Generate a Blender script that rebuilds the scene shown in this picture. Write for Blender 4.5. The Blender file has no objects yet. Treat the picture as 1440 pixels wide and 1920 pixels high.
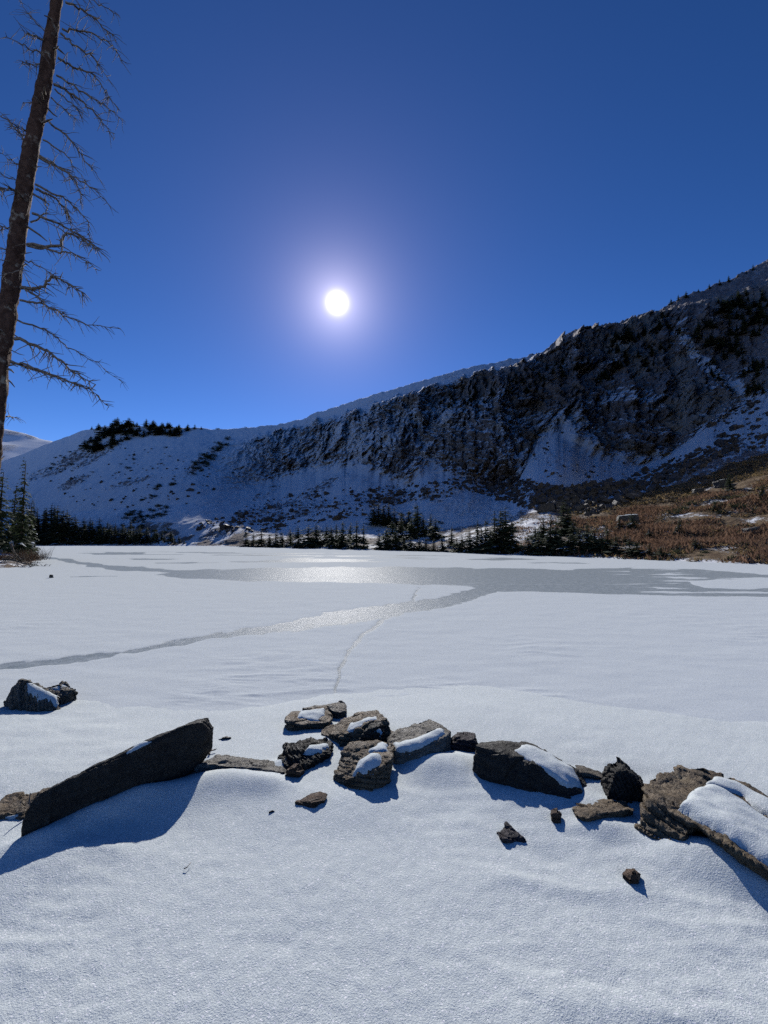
import bpy, bmesh, math, random
import numpy as np
from mathutils import Vector, Matrix

random.seed(7)
RNG = np.random.default_rng(7)
scene = bpy.context.scene
COL = scene.collection

# ------------------------------------------------------------------ camera
F_PX, IMG_W, IMG_H = 800.0, 1440.0, 1920.0      # focal length measured in pixels of the photograph
CAM_H = 1.70                                     # metres above the ice
PITCH = math.atan(53.0 / F_PX)                   # horizon lies 53 px under the middle
SP, CP = math.sin(PITCH), math.cos(PITCH)

cam_data = bpy.data.cameras.new("camera")
cam_data.sensor_fit = 'VERTICAL'
cam_data.sensor_height = 24.0
cam_data.lens = 24.0 * F_PX / IMG_H
cam_data.clip_start = 0.05
cam_data.clip_end = 5000.0
cam = bpy.data.objects.new("camera", cam_data)
cam.location = (0, 0, CAM_H)
cam.rotation_euler = (math.pi / 2 + PITCH, 0, 0)
COL.objects.link(cam)
scene.camera = cam


def ray(px, py):
    """slopes X/Y and Z/Y of the sight line through a photo pixel"""
    a = (np.asarray(px, float) - 720.0) / F_PX
    b = (960.0 - np.asarray(py, float)) / F_PX
    den = CP - b * SP
    return a / den, (SP + b * CP) / den


def W(px, py, Y):
    u, v = ray(px, py)
    return Vector((float(u * Y), float(Y), float(CAM_H + v * Y)))


def G(px, py, z=0.0):
    u, v = ray(px, py)
    Y = (z - CAM_H) / v
    return Vector((float(u * Y), float(Y), z))


def chart(X, Y, Z):
    """photo pixel of world points"""
    dz = Z - CAM_H
    c = Y * CP + dz * SP
    b = (-Y * SP + dz * CP) / c
    return 720.0 + F_PX * X / c, 960.0 - F_PX * b


# ------------------------------------------------------------------ sun, sky, exposure
su, sv = ray(632, 568)
SUN_DIR = Vector((float(su), 1.0, float(sv))).normalized()
SUN_EL = math.asin(SUN_DIR.z)
SUN_AZ = math.atan2(SUN_DIR.x, SUN_DIR.y)

world = bpy.data.worlds.new("World")
scene.world = world
world.use_nodes = True
wn, wl = world.node_tree.nodes, world.node_tree.links
wn.clear()
w_out = wn.new('ShaderNodeOutputWorld')
sky = wn.new('ShaderNodeTexSky')
sky.sky_type = 'NISHITA'
sky.sun_disc = False
sky.sun_elevation = SUN_EL
sky.sun_rotation = SUN_AZ
sky.altitude = 3400.0
sky.air_density = 1.0
sky.dust_density = 0.15
sky.ozone_density = 3.0
hsv = wn.new('ShaderNodeGamma')                 # the phone's contrast on the deep mountain sky
hsv.inputs['Gamma'].default_value = 1.27
wl.new(sky.outputs[0], hsv.inputs['Color'])
bg = wn.new('ShaderNodeBackground')
bg.inputs['Strength'].default_value = 0.074
sat = wn.new('ShaderNodeHueSaturation')
sat.inputs['Saturation'].default_value = 1.14
wl.new(hsv.outputs[0], sat.inputs['Color'])
tint = wn.new('ShaderNodeMix'); tint.data_type = 'RGBA'; tint.blend_type = 'MULTIPLY'
tint.inputs[0].default_value = 1.0
tint.inputs[7].default_value = (1.05, 0.86, 0.96, 1)      # cobalt of the high, dry air
wl.new(sat.outputs[0], tint.inputs[6])
wl.new(tint.outputs[2], bg.inputs['Color'])
# the sun's dazzling disc and its aureole
geo = wn.new('ShaderNodeNewGeometry')
dotn = wn.new('ShaderNodeVectorMath'); dotn.operation = 'DOT_PRODUCT'
dotn.inputs[1].default_value = (-SUN_DIR.x, -SUN_DIR.y, -SUN_DIR.z)
wl.new(geo.outputs['Incoming'], dotn.inputs[0])
acos = wn.new('ShaderNodeMath'); acos.operation = 'ARCCOSINE'; acos.use_clamp = False
wl.new(dotn.outputs['Value'], acos.inputs[0])


def wmath(op, a, b=None):
    n = wn.new('ShaderNodeMath'); n.operation = op
    for i, x in enumerate((a, b)):
        if x is None:
            continue
        if isinstance(x, (int, float)):
            n.inputs[i].default_value = x
        else:
            wl.new(x, n.inputs[i])
    return n.outputs[0]


def glow(radius_deg, power, strength, colour):
    t = wmath('DIVIDE', acos.outputs[0], math.radians(radius_deg))
    t = wmath('POWER', t, power)
    t = wmath('EXPONENT', wmath('MULTIPLY', t, -1.0))
    b = wn.new('ShaderNodeBackground')
    b.inputs['Color'].default_value = (*colour, 1)
    wl.new(wmath('MULTIPLY', t, strength), b.inputs['Strength'])
    return b.outputs[0]


acc = bg.outputs[0]
for g in (glow(0.62, 1.5, 8.0, (1.0, 0.99, 0.97)),
          glow(2.3, 0.95, 1.0, (1.0, 0.88, 1.0)),
          glow(9.0, 1.0, 0.14, (0.95, 0.75, 1.0))):
    ad = wn.new('ShaderNodeAddShader')
    wl.new(acc, ad.inputs[0]); wl.new(g, ad.inputs[1])
    acc = ad.outputs[0]
wl.new(acc, w_out.inputs['Surface'])

sun_data = bpy.data.lights.new("sun", 'SUN')
sun_data.energy = 3.9
sun_data.angle = math.radians(0.53)
sun_data.color = (1.0, 0.97, 0.935)
sun = bpy.data.objects.new("sun", sun_data)
sun.rotation_euler = SUN_DIR.to_track_quat('Z', 'Y').to_euler()
sun.location = SUN_DIR * 300
COL.objects.link(sun)

scene.view_settings.view_transform = 'Standard'
scene.view_settings.look = 'None'
scene.view_settings.exposure = 0.0
scene.view_settings.gamma = 1.0
scene.view_settings.use_curve_mapping = False
scene.cycles.use_denoising = False
scene.cycles.max_bounces = 4
scene.cycles.diffuse_bounces = 0
scene.cycles.sample_clamp_indirect = 4.0

# ------------------------------------------------------------------ noise
_perm = np.random.default_rng(11).permutation(256).astype(np.int32)
_perm = np.concatenate([_perm, _perm, _perm])
_grad = np.random.default_rng(12).normal(size=(256, 3)).astype(np.float32)
_grad /= np.linalg.norm(_grad, axis=1, keepdims=True)


def pnoise(x, y, z):
    x = np.asarray(x, np.float32); y = np.asarray(y, np.float32); z = np.asarray(z, np.float32)
    x, y, z = np.broadcast_arrays(x, y, z)
    xi = np.floor(x).astype(np.int32); yi = np.floor(y).astype(np.int32); zi = np.floor(z).astype(np.int32)
    xf = x - xi; yf = y - yi; zf = z - zi
    xi &= 255; yi &= 255; zi &= 255
    u = xf * xf * xf * (xf * (xf * 6 - 15) + 10)
    v = yf * yf * yf * (yf * (yf * 6 - 15) + 10)
    w = zf * zf * zf * (zf * (zf * 6 - 15) + 10)

    def g(ix, iy, iz, dx, dy, dz):
        h = _perm[_perm[_perm[(xi + ix) & 255] + ((yi + iy) & 255)] + ((zi + iz) & 255)]
        gr = _grad[h]
        return gr[..., 0] * dx + gr[..., 1] * dy + gr[..., 2] * dz
    a = g(0, 0, 0, xf, yf, zf); b = g(1, 0, 0, xf - 1, yf, zf)
    c = g(0, 1, 0, xf, yf - 1, zf); d = g(1, 1, 0, xf - 1, yf - 1, zf)
    e = g(0, 0, 1, xf, yf, zf - 1); f = g(1, 0, 1, xf - 1, yf, zf - 1)
    h = g(0, 1, 1, xf, yf - 1, zf - 1); i = g(1, 1, 1, xf - 1, yf - 1, zf - 1)
    ab = a + u * (b - a); cd = c + u * (d - c); ef = e + u * (f - e); hi = h + u * (i - h)
    p = ab + v * (cd - ab); q = ef + v * (hi - ef)
    return (p + w * (q - p)) * 1.5


def fbm(x, y, z, octaves=4, lac=2.03, gain=0.5):
    s, a = 0.0, 1.0
    for k in range(octaves):
        s = s + a * pnoise(x + 17.3 * k, y - 9.1 * k, z + 4.7 * k)
        x, y, z = x * lac, y * lac, z * lac
        a *= gain
    return s


def ridged(x, y, z, octaves=4, lac=2.1, gain=0.5):
    s, a = 0.0, 1.0
    for k in range(octaves):
        s = s + a * (1.0 - 2.0 * np.abs(pnoise(x + 31.7 * k, y + 5.9 * k, z - 8.3 * k)))
        x, y, z = x * lac, y * lac, z * lac
        a *= gain
    return s


def sstep(a, b, x):
    t = np.clip((x - a) / (b - a), 0, 1)
    return t * t * (3 - 2 * t)


# ------------------------------------------------------------------ object helpers
def tag(o, label=None, cat=None, group=None, kind=None):
    if label: o['label'] = label
    if cat: o['category'] = cat
    if group: o['group'] = group
    if kind: o['kind'] = kind
    return o


def mesh_np(name, verts, faces, mats=(), smooth=True, attrs=None, mat_idx=None):
    """mesh from numpy arrays; faces: (n,3) or (n,4) array"""
    verts = np.asarray(verts, np.float32)
    faces = np.asarray(faces, np.int32)
    me = bpy.data.meshes.new(name)
    n, k = faces.shape
    me.vertices.add(len(verts)); me.vertices.foreach_set('co', verts.ravel())
    me.loops.add(n * k); me.loops.foreach_set('vertex_index', faces.ravel())
    me.polygons.add(n)
    me.polygons.foreach_set('loop_start', np.arange(0, n * k, k, dtype=np.int32))
    me.polygons.foreach_set('loop_total', np.full(n, k, np.int32))
    if mat_idx is not None:
        me.polygons.foreach_set('material_index', np.asarray(mat_idx, np.int32))
    me.update(calc_edges=True)
    me.polygons.foreach_set('use_smooth', np.full(n, bool(smooth)))
    for m in mats:
        me.materials.append(m)
    for an, av in (attrs or {}).items():
        at = me.attributes.new(an, 'FLOAT', 'POINT')
        at.data.foreach_set('value', np.asarray(av, np.float32).ravel())
    me.validate()
    return me


def obj(name, me, parent=None, loc=None):
    o = bpy.data.objects.new(name, me)
    COL.objects.link(o)
    if loc is not None: o.location = loc
    if parent is not None: o.parent = parent
    return o


def empty(name, loc=(0, 0, 0)):
    o = bpy.data.objects.new(name, None)
    o.empty_display_size = 0.2
    o.location = loc
    COL.objects.link(o)
    return o


def grid_faces(nr, nc):
    i = np.arange(nr * nc, dtype=np.int32).reshape(nr, nc)
    return np.stack([i[:-1, :-1], i[:-1, 1:], i[1:, 1:], i[1:, :-1]], -1).reshape(-1, 4)


# ------------------------------------------------------------------ materials
class NT:
    def __init__(self, name):
        self.m = bpy.data.materials.new(name); self.m.use_nodes = True
        self.n, self.l = self.m.node_tree.nodes, self.m.node_tree.links
        self.b = self.n['Principled BSDF']
        self._pos = None

    def set(self, sock, v):
        s = self.b.inputs[sock]
        if hasattr(v, 'is_linked') or isinstance(v, bpy.types.NodeSocket): self.l.new(v, s)
        elif isinstance(v, tuple): s.default_value = (*v, 1)
        else: s.default_value = v

    def inp(self, node, i, v):
        if isinstance(v, bpy.types.NodeSocket): self.l.new(v, node.inputs[i])
        elif isinstance(v, tuple) and len(v) == 3 and node.inputs[i].type == 'RGBA': node.inputs[i].default_value = (*v, 1)
        else: node.inputs[i].default_value = v

    def pos(self):
        if self._pos is None:
            self._pos = self.n.new('ShaderNodeTexCoord').outputs['Object']
        return self._pos

    def scaled(self, s):
        m = self.n.new('ShaderNodeMapping'); m.inputs['Scale'].default_value = s
        self.l.new(self.pos(), m.inputs[0]); return m.outputs[0]

    def noise(self, scale, detail=4, rough=0.55, vec=None, dist=0.0):
        t = self.n.new('ShaderNodeTexNoise')
        t.inputs['Scale'].default_value = scale; t.inputs['Detail'].default_value = detail
        t.inputs['Roughness'].default_value = rough; t.inputs['Distortion'].default_value = dist
        self.l.new(vec if vec is not None else self.pos(), t.inputs['Vector'])
        return t.outputs['Fac']

    def voronoi(self, scale, feature='F1', vec=None, out='Distance'):
        t = self.n.new('ShaderNodeTexVoronoi'); t.feature = feature
        t.inputs['Scale'].default_value = scale
        self.l.new(vec if vec is not None else self.pos(), t.inputs['Vector'])
        return t.outputs[out]

    def attr(self, name):
        a = self.n.new('ShaderNodeAttribute'); a.attribute_name = name
        return a.outputs['Fac']

    def math(self, op, a, b=None, clamp=False):
        t = self.n.new('ShaderNodeMath'); t.operation = op; t.use_clamp = clamp
        self.inp(t, 0, a)
        if b is not None: self.inp(t, 1, b)
        return t.outputs[0]

    def ramp(self, fac, a, b, lo=0.0, hi=1.0):
        t = self.n.new('ShaderNodeMapRange'); t.interpolation_type = 'SMOOTHSTEP'
        self.inp(t, 0, fac); self.inp(t, 1, a); self.inp(t, 2, b); self.inp(t, 3, lo); self.inp(t, 4, hi)
        return t.outputs[0]

    def mix(self, fac, a, b):
        t = self.n.new('ShaderNodeMix'); t.data_type = 'RGBA'
        self.inp(t, 0, fac); self.inp(t, 6, a); self.inp(t, 7, b)
        return t.outputs[2]

    def bump(self, h, dist, strength=1.0, chain=None):
        t = self.n.new('ShaderNodeBump')
        t.inputs['Strength'].default_value = strength; t.inputs['Distance'].default_value = dist
        self.inp(t, 'Height', h)
        if chain is not None: self.l.new(chain, t.inputs['Normal'])
        return t.outputs[0]


def make_snow(name, ice=False):
    t = NT(name)
    grain = t.noise(150, 2, 0.8)
    grain2 = t.noise(60, 3, 0.7)
    wind = t.noise(3.0, 5, 0.6, t.scaled((1, 1.6, 1)))
    snow_c = t.mix(t.ramp(grain, 0.32, 0.68), (0.60, 0.655, 0.655), (0.79, 0.84, 0.82))
    spark = t.n.new('ShaderNodeSeparateColor'); t.l.new(t.voronoi(170, 'F1', None, 'Color'), spark.inputs[0])
    snow_c = t.mix(t.ramp(spark.outputs[0], 0.93, 0.97), snow_c, (0.99, 0.99, 0.99))  # sun glints painted into the snow colour as scattered near-white cells
    if ice:
        snow_c = t.mix(t.ramp(grain2, 0.3, 0.7), (0.60, 0.65, 0.665), (0.77, 0.815, 0.82))
    k = 0.75 if ice else 1.0
    n = t.bump(wind, 0.02, 0.16)
    n = t.bump(grain2, 0.012, 0.16 * k, n)
    n = t.bump(grain, 0.010, 0.5 * k, n)
    if not ice:
        t.set('Base Color', snow_c)
        t.set('Roughness', 0.6)
    else:
        streak = t.noise(1.6, 6, 0.65, t.scaled((0.35, 1.0, 1.0)))
        fine = t.noise(14, 5, 0.7)
        m = t.math('ADD', t.attr('ice'), t.math('MULTIPLY', t.math('SUBTRACT', fine, 0.5), 0.7))
        m = t.math('ADD', m, t.math('MULTIPLY', t.math('SUBTRACT', streak, 0.5), 0.35))
        m = t.ramp(m, 0.38, 0.62)
        m = t.math('MULTIPLY', m, t.ramp(t.attr('ice'), 0.02, 0.15))
        ice_c = t.mix(t.ramp(t.noise(5, 5, 0.7), 0.3, 0.75), (0.24, 0.285, 0.305), (0.43, 0.475, 0.495))
        ice_c = t.mix(t.ramp(t.noise(60, 3, 0.7), 0.5, 0.72), ice_c, (0.5, 0.53, 0.54))
        dirt = t.ramp(t.noise(2.2, 6, 0.7, t.scaled((0.5, 1, 1))), 0.58, 0.8)
        snow_c = t.mix(t.math('MULTIPLY', dirt, 0.22), snow_c, (0.60, 0.64, 0.66))
        base_c = t.mix(m, snow_c, ice_c)
        t.set('Base Color', base_c)
        t.set('Roughness', t.math('SUBTRACT', 0.7, t.math('MULTIPLY', m, 0.36)))
        rip = t.noise(40, 3, 0.6)
        n2 = t.bump(rip, 0.012, 0.5, n)
        mx = t.n.new('ShaderNodeMix'); mx.data_type = 'VECTOR'
        t.inp(mx, 0, m); t.l.new(n, mx.inputs[4]); t.l.new(n2, mx.inputs[5])
        n = mx.outputs[1]
    t.set('Specular IOR Level', 0.3)
    t.l.new(n, t.b.inputs['Normal'])
    # wind-packed snow is matt; only the bare ice keeps some gloss
    df = t.n.new('ShaderNodeBsdfDiffuse'); t.l.new(base_c if ice else snow_c, df.inputs['Color']); t.l.new(n, df.inputs['Normal'])
    ms = t.n.new('ShaderNodeMixShader'); ms.inputs[0].default_value = 0.18
    if ice:
        t.l.new(t.math('ADD', 0.05, t.math('MULTIPLY', m, 0.22)), ms.inputs[0])
    t.l.new(df.outputs[0], ms.inputs[1]); t.l.new(t.b.outputs[0], ms.inputs[2])
    t.l.new(ms.outputs[0], t.n['Material Output'].inputs['Surface'])
    return t.m


def make_mountain():
    t = NT("mountain_rock_and_snow")
    sn = t.attr('snow'); sc = t.attr('scrub')
    n1 = t.noise(0.9, 6, 0.7)
    n2 = t.noise(2.6, 5, 0.75, t.scaled((1.0, 0.8, 0.5)))
    strat = t.noise(0.55, 6, 0.7, t.scaled((1.0, 1.0, 0.35)))
    rock = t.mix(t.ramp(strat, 0.3, 0.7), (0.19, 0.165, 0.165), (0.42, 0.37, 0.345))
    rock = t.mix(t.ramp(n2, 0.45, 0.8), rock, (0.46, 0.41, 0.36))
    rock = t.mix(t.math('MULTIPLY', t.attr('face'), 0.8), rock, t.mix(t.ramp(t.noise(0.5, 5, 0.7, t.scaled((1.6, 1.0, 0.18))), 0.3, 0.7), (0.30, 0.26, 0.215), (0.58, 0.52, 0.43)))
    earth = t.mix(t.ramp(n1, 0.3, 0.7), (0.10, 0.055, 0.028), (0.27, 0.19, 0.10))
    rock = t.mix(sc, rock, earth)
    m = t.math('ADD', sn, t.math('MULTIPLY', t.math('SUBTRACT', n2, 0.5), 0.8))
    n3 = t.noise(1.7, 7, 0.85)
    m = t.math('ADD', m, t.math('MULTIPLY', t.math('SUBTRACT', n1, 0.5), 0.5))
    m = t.math('ADD', m, t.math('MULTIPLY', t.math('SUBTRACT', n3, 0.5), 0.7))
    m = t.ramp(m, 0.40, 0.58)
    t.set('Base Color', t.mix(m, rock, (0.94, 0.955, 0.965)))
    t.set('Roughness', 0.85)
    t.set('Specular IOR Level', 0.2)
    h = t.math('MULTIPLY', t.math('ADD', n1, t.math('MULTIPLY', n2, 0.4)), t.math('SUBTRACT', 1.0, t.math('MULTIPLY', m, 0.8)))
    n = t.bump(h, 0.5, 0.7)
    t.l.new(n, t.b.inputs['Normal'])
    return t.m


def make_rock(name, dark, mid, light, lichen=None):
    t = NT(name)
    s = t.noise(9, 6, 0.7, t.scaled((1, 1, 2.5)), 0.4)
    c = t.mix(t.ramp(s, 0.3, 0.7), dark, mid)
    c = t.mix(t.ramp(t.noise(28, 5, 0.75), 0.5, 0.8), c, light)
    if lichen:
        c = t.mix(t.ramp(t.noise(5, 5, 0.65), 0.55, 0.72), c, lichen)
    crack = t.voronoi(7, 'DISTANCE_TO_EDGE', t.scaled((1, 1, 3)))
    c = t.mix(t.ramp(crack, 0.0, 0.03, 0.45, 0.0), c, (0.02, 0.018, 0.015))
    t.set('Base Color', c)
    t.set('Roughness', t.ramp(t.noise(15, 3), 0.3, 0.8, 0.5, 0.85))
    t.set('Specular IOR Level', 0.35)
    n = t.bump(t.noise(34, 8, 0.78), 0.035, 1.0)
    n = t.bump(t.noise(12, 7, 0.75, t.scaled((0.6, 0.6, 5.0))), 0.05, 0.9, n)
    t.l.new(n, t.b.inputs['Normal'])
    return t.m


def make_simple(name, a, b, scale, rough=0.85, bump=0.0, extra=None, trans=0.0):
    t = NT(name)
    c = t.mix(t.ramp(t.noise(scale, 5, 0.65), 0.3, 0.7), a, b)
    if extra:
        c = t.mix(t.ramp(t.noise(extra[1], 5, 0.7), extra[2], extra[2] + 0.12), c, extra[0])
    t.set('Base Color', c); t.set('Roughness', rough); t.set('Specular IOR Level', 0.25)
    if trans:
        tr = t.n.new('ShaderNodeBsdfTranslucent'); t.l.new(c, tr.inputs['Color'])
        mx = t.n.new('ShaderNodeMixShader'); mx.inputs[0].default_value = trans
        t.l.new(t.b.outputs[0], mx.inputs[1]); t.l.new(tr.outputs[0], mx.inputs[2])
        t.l.new(mx.outputs[0], t.n['Material Output'].inputs['Surface'])
    if bump:
        t.l.new(t.bump(t.noise(scale * 1.7, 6, 0.7), bump, 0.9), t.b.inputs['Normal'])
    return t.m


M_SNOW = make_snow("granular_snow")
M_LAKE = make_snow("snow_dusted_ice", True)
M_MOUNT = make_mountain()

# ------------------------------------------------------------------ frozen lake
def seg_dist(px, py, pts):
    """signed coverage of a polyline whose third number is the half width"""
    best = np.full(px.shape, -1e9)
    for (x0, y0, w0), (x1, y1, w1) in zip(pts[:-1], pts[1:]):
        dx, dy = x1 - x0, y1 - y0
        t = np.clip(((px - x0) * dx + (py - y0) * dy) / (dx * dx + dy * dy), 0, 1)
        d = np.hypot(px - x0 - t * dx, (py - y0 - t * dy))
        w = w0 + t * (w1 - w0)
        best = np.maximum(best, (w - d) / np.maximum(w, 1.0))
    return best


def poly_in(px, py, pts):
    """signed distance (inside positive) to a polygon"""
    inside = np.zeros(px.shape, bool)
    dmin = np.full(px.shape, 1e9)
    n = len(pts)
    for i in range(n):
        x0, y0 = pts[i]; x1, y1 = pts[(i + 1) % n]
        dx, dy = x1 - x0, y1 - y0
        t = np.clip(((px - x0) * dx + (py - y0) * dy) / (dx * dx + dy * dy + 1e-9), 0, 1)
        dmin = np.minimum(dmin, np.hypot((px - x0 - t * dx), (py - y0 - t * dy)))
        if y0 != y1:
            cross = ((y0 > py) != (y1 > py)) & (px < dx * (py - y0) / (y1 - y0) + x0)
            inside ^= cross
    return np.where(inside, dmin, -dmin)


def build_lake():
    nr, nc = 520, 640
    uu = np.concatenate([np.linspace(-3.0, -1.0, 20)[:-1], np.linspace(-1.0, 1.0, nc - 39), np.linspace(1.0, 3.0, 21)[1:]])
    nc = len(uu)
    inv = np.linspace(1 / 2.2, 1 / 260.0, nr)
    Y = 1.0 / inv
    X = uu[None, :] * Y[:, None]
    Yg = np.repeat(Y[:, None], nc, 1)
    px, py = chart(X, Yg, 0.0)
    wx = px + 18 * fbm(X * 0.22, Yg * 0.22, 0 * X, 3)
    wy = py + 2.5 * fbm(X * 0.5 + 9, Yg * 0.3, 0 * X, 4) * np.clip((py - 1013) / 60, 0.15, 1.5)
    main = [(285, 1079), (330, 1070), (480, 1065), (700, 1062), (900, 1065), (1050, 1068), (1180, 1064), (1300, 1067), (1480, 1078),
            (1480, 1122), (1330, 1118), (1200, 1115), (1060, 1111), (930, 1108), (900, 1102), (850, 1099), (760, 1094), (600, 1092), (450, 1088), (370, 1085)]
    d = poly_in(wx, wy, main)
    ice = sstep(-3, 3, d)
    isl = poly_in(wx, wy, [(1290, 1092), (1350, 1085), (1480, 1084), (1480, 1100), (1400, 1104), (1310, 1100)])
    ice *= 1 - sstep(-3, 3, isl)
    # wind-blown snow streaks thin the right part of the bare ice
    st = fbm(X * 0.25, Yg * 0.9, 3.0 + 0 * X, 4)
    ice *= 1 - 0.75 * sstep(1040, 1250, px) * sstep(0.0, 0.45, st)
    st4 = fbm(X * 0.16, Yg * 0.75, 40 + 0 * X, 5)
    ice *= 1 - 0.4 * sstep(0.15, 0.55, st4)
    band = seg_dist(wx, wy, [(75, 1043, 2), (150, 1055, 4), (225, 1066, 5), (330, 1071, 4), (420, 1074, 3)])
    ice = np.maximum(ice, 0.8 * sstep(-0.3, 0.5, band))
    jx = px + 5 * fbm(X * 1.5, Yg * 1.5, 5 + 0 * X, 3)
    jy = py + 4.0 * fbm(X * 2.2 + 4, Yg * 2.2, 8 + 0 * X, 4)
    lead = seg_dist(jx, jy, [(-200, 1283, 6), (0, 1252, 5), (100, 1240, 6), (212, 1227, 4.5), (226, 1225, 1.0), (242, 1222, 2.5), (300, 1211, 4.5), (400, 1193, 5.5),
                             (520, 1178, 8), (600, 1164, 12), (680, 1152, 14), (760, 1140, 10), (830, 1130, 10), (900, 1110, 10), (935, 1098, 10)])
    ice = np.maximum(ice, 0.95 * sstep(-0.35, 0.35, lead))
    crack = seg_dist(jx, jy, [(786, 1102, 2), (768, 1130, 3.5), (722, 1160, 4), (682, 1190, 4), (650, 1225, 4), (635, 1260, 3.5), (630, 1310, 2.5)])
    ice = np.maximum(ice, 0.8 * sstep(-0.4, 0.5, crack))
    line = seg_dist(px, py, [(130, 1081.5, 0.8), (175, 1080.5, 1.2), (220, 1080, 0.7)])
    ice = np.maximum(ice, 0.7 * sstep(-0.3, 0.5, line))
    far = poly_in(wx, wy, [(90, 1031), (500, 1031), (760, 1036), (1000, 1044), (1250, 1056), (1100, 1060), (800, 1056), (500, 1060), (300, 1060), (180, 1046)])
    st2 = fbm(X * 0.10, Yg * 0.22, 12 + 0 * X, 5)
    ice = np.maximum(ice, 0.72 * sstep(0, 6, far) * sstep(-0.12, 0.28, st2))
    st3 = fbm(X * 0.35, Yg * 1.1, 21 + 0 * X, 5)
    ice = np.maximum(ice, 0.35 * sstep(0.45, 0.8, st3) * sstep(1240, 1100, py) * sstep(700, 1000, px))
    sas = np.maximum(0, ridged(X * 0.8 + 0.3 * Yg, Yg * 2.6, 4 + 0 * X, 3) - 0.55) * sstep(0.0, 0.5, fbm(X * 0.35, Yg * 0.35, 15 + 0 * X, 2))
    Z = -0.012 * ice + (0.007 * fbm(X * 1.2, Yg * 1.8, 2 + 0 * X, 3) + 0.013 * sas * sstep(14, 5, Yg)) * (1 - ice)
    V = np.stack([X, Yg, Z], -1).reshape(-1, 3)
    me = mesh_np("frozen_lake", V, grid_faces(nr, nc)[:, ::-1] if False else grid_faces(nr, nc), [M_LAKE], True, {'ice': ice})
    tag(obj("frozen_lake", me), kind='structure')


build_lake()

# ------------------------------------------------------------------ mountain
def tab(pairs):
    a = np.array(pairs, float)
    return lambda x: np.interp(x, a[:, 0], a[:, 1])


T_shoreY = tab([(-700, 170), (-100, 150), (100, 140), (300, 130), (450, 115), (550, 95), (660, 80), (780, 68), (900, 56), (1000, 49), (1150, 40), (1300, 34), (1440, 29.5), (1700, 24), (2200, 18)])
# top of the sunlit foot slopes: picture height and depth
T_footPy = tab([(-700, 1000), (100, 1000), (200, 998), (290, 985), (330, 979), (380, 979), (430, 992), (520, 1003), (600, 1002), (700, 1000), (850, 998), (940, 985), (1000, 965), (1100, 955), (1200, 932), (1300, 905), (1440, 858), (1700, 780), (2200, 700)])
T_footY = tab([(-700, 180), (100, 165), (200, 155), (300, 146), (370, 142), (450, 130), (600, 112), (700, 100), (850, 84), (1000, 74), (1200, 74), (1440, 75), (2200, 75)])
T_basePy = tab([(-700, 960), (100, 930), (300, 920), (430, 905), (470, 893), (530, 885), (600, 868), (650, 862), (720, 885), (760, 898), (800, 868), (850, 872), (920, 905), (965, 895), (1005, 820), (1050, 790), (1100, 838), (1160, 858), (1200, 865), (1260, 845), (1330, 800), (1440, 765), (1700, 640), (2200, 500)])
T_topPy = tab([(-700, 900), (100, 860), (300, 850), (430, 835), (470, 820), (540, 812), (640, 792), (700, 772), (780, 752), (880, 722), (950, 705), (1000, 690), (1080, 640), (1200, 622), (1300, 585), (1440, 535), (1700, 420), (2200, 250)])
T_ridgePy = tab([(-700, 1000), (-200, 905), (0, 862), (40, 848), (95, 825), (150, 805), (210, 795), (260, 797), (330, 801), (400, 803), (450, 800), (520, 796), (560, 785), (640, 757), (700, 737), (780, 713), (880, 690), (950, 675), (1000, 665), (1020, 660), (1050, 642), (1080, 622), (1110, 618), (1150, 609), (1200, 600), (1250, 585), (1275, 565), (1330, 543), (1380, 528), (1440, 502), (1600, 425), (2200, 180)])
T_ridgeY = tab([(-700, 280), (100, 262), (300, 256), (482, 250), (616, 238), (720, 212), (800, 200), (900, 192), (1000, 190), (1200, 192), (1440, 195), (2200, 190)])
T_cliff = tab([(-700, 0), (380, 0), (450, 0.5), (520, 1), (1250, 1), (1340, 0.75), (1440, 0.6), (2200, 0.5)])


def chart_poly_mask(px, py, ell):
    m = np.zeros(px.shape)
    for (cx, cy, rx, ry, ang, s) in ell:
        a = math.radians(ang)
        dx, dy = px - cx, py - cy
        ex = (dx * math.cos(a) + dy * math.sin(a)) / rx
        ey = (-dx * math.sin(a) + dy * math.cos(a)) / ry
        m = np.maximum(m, s * sstep(1.25, 0.55, np.hypot(ex, ey)))
    return m


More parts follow.
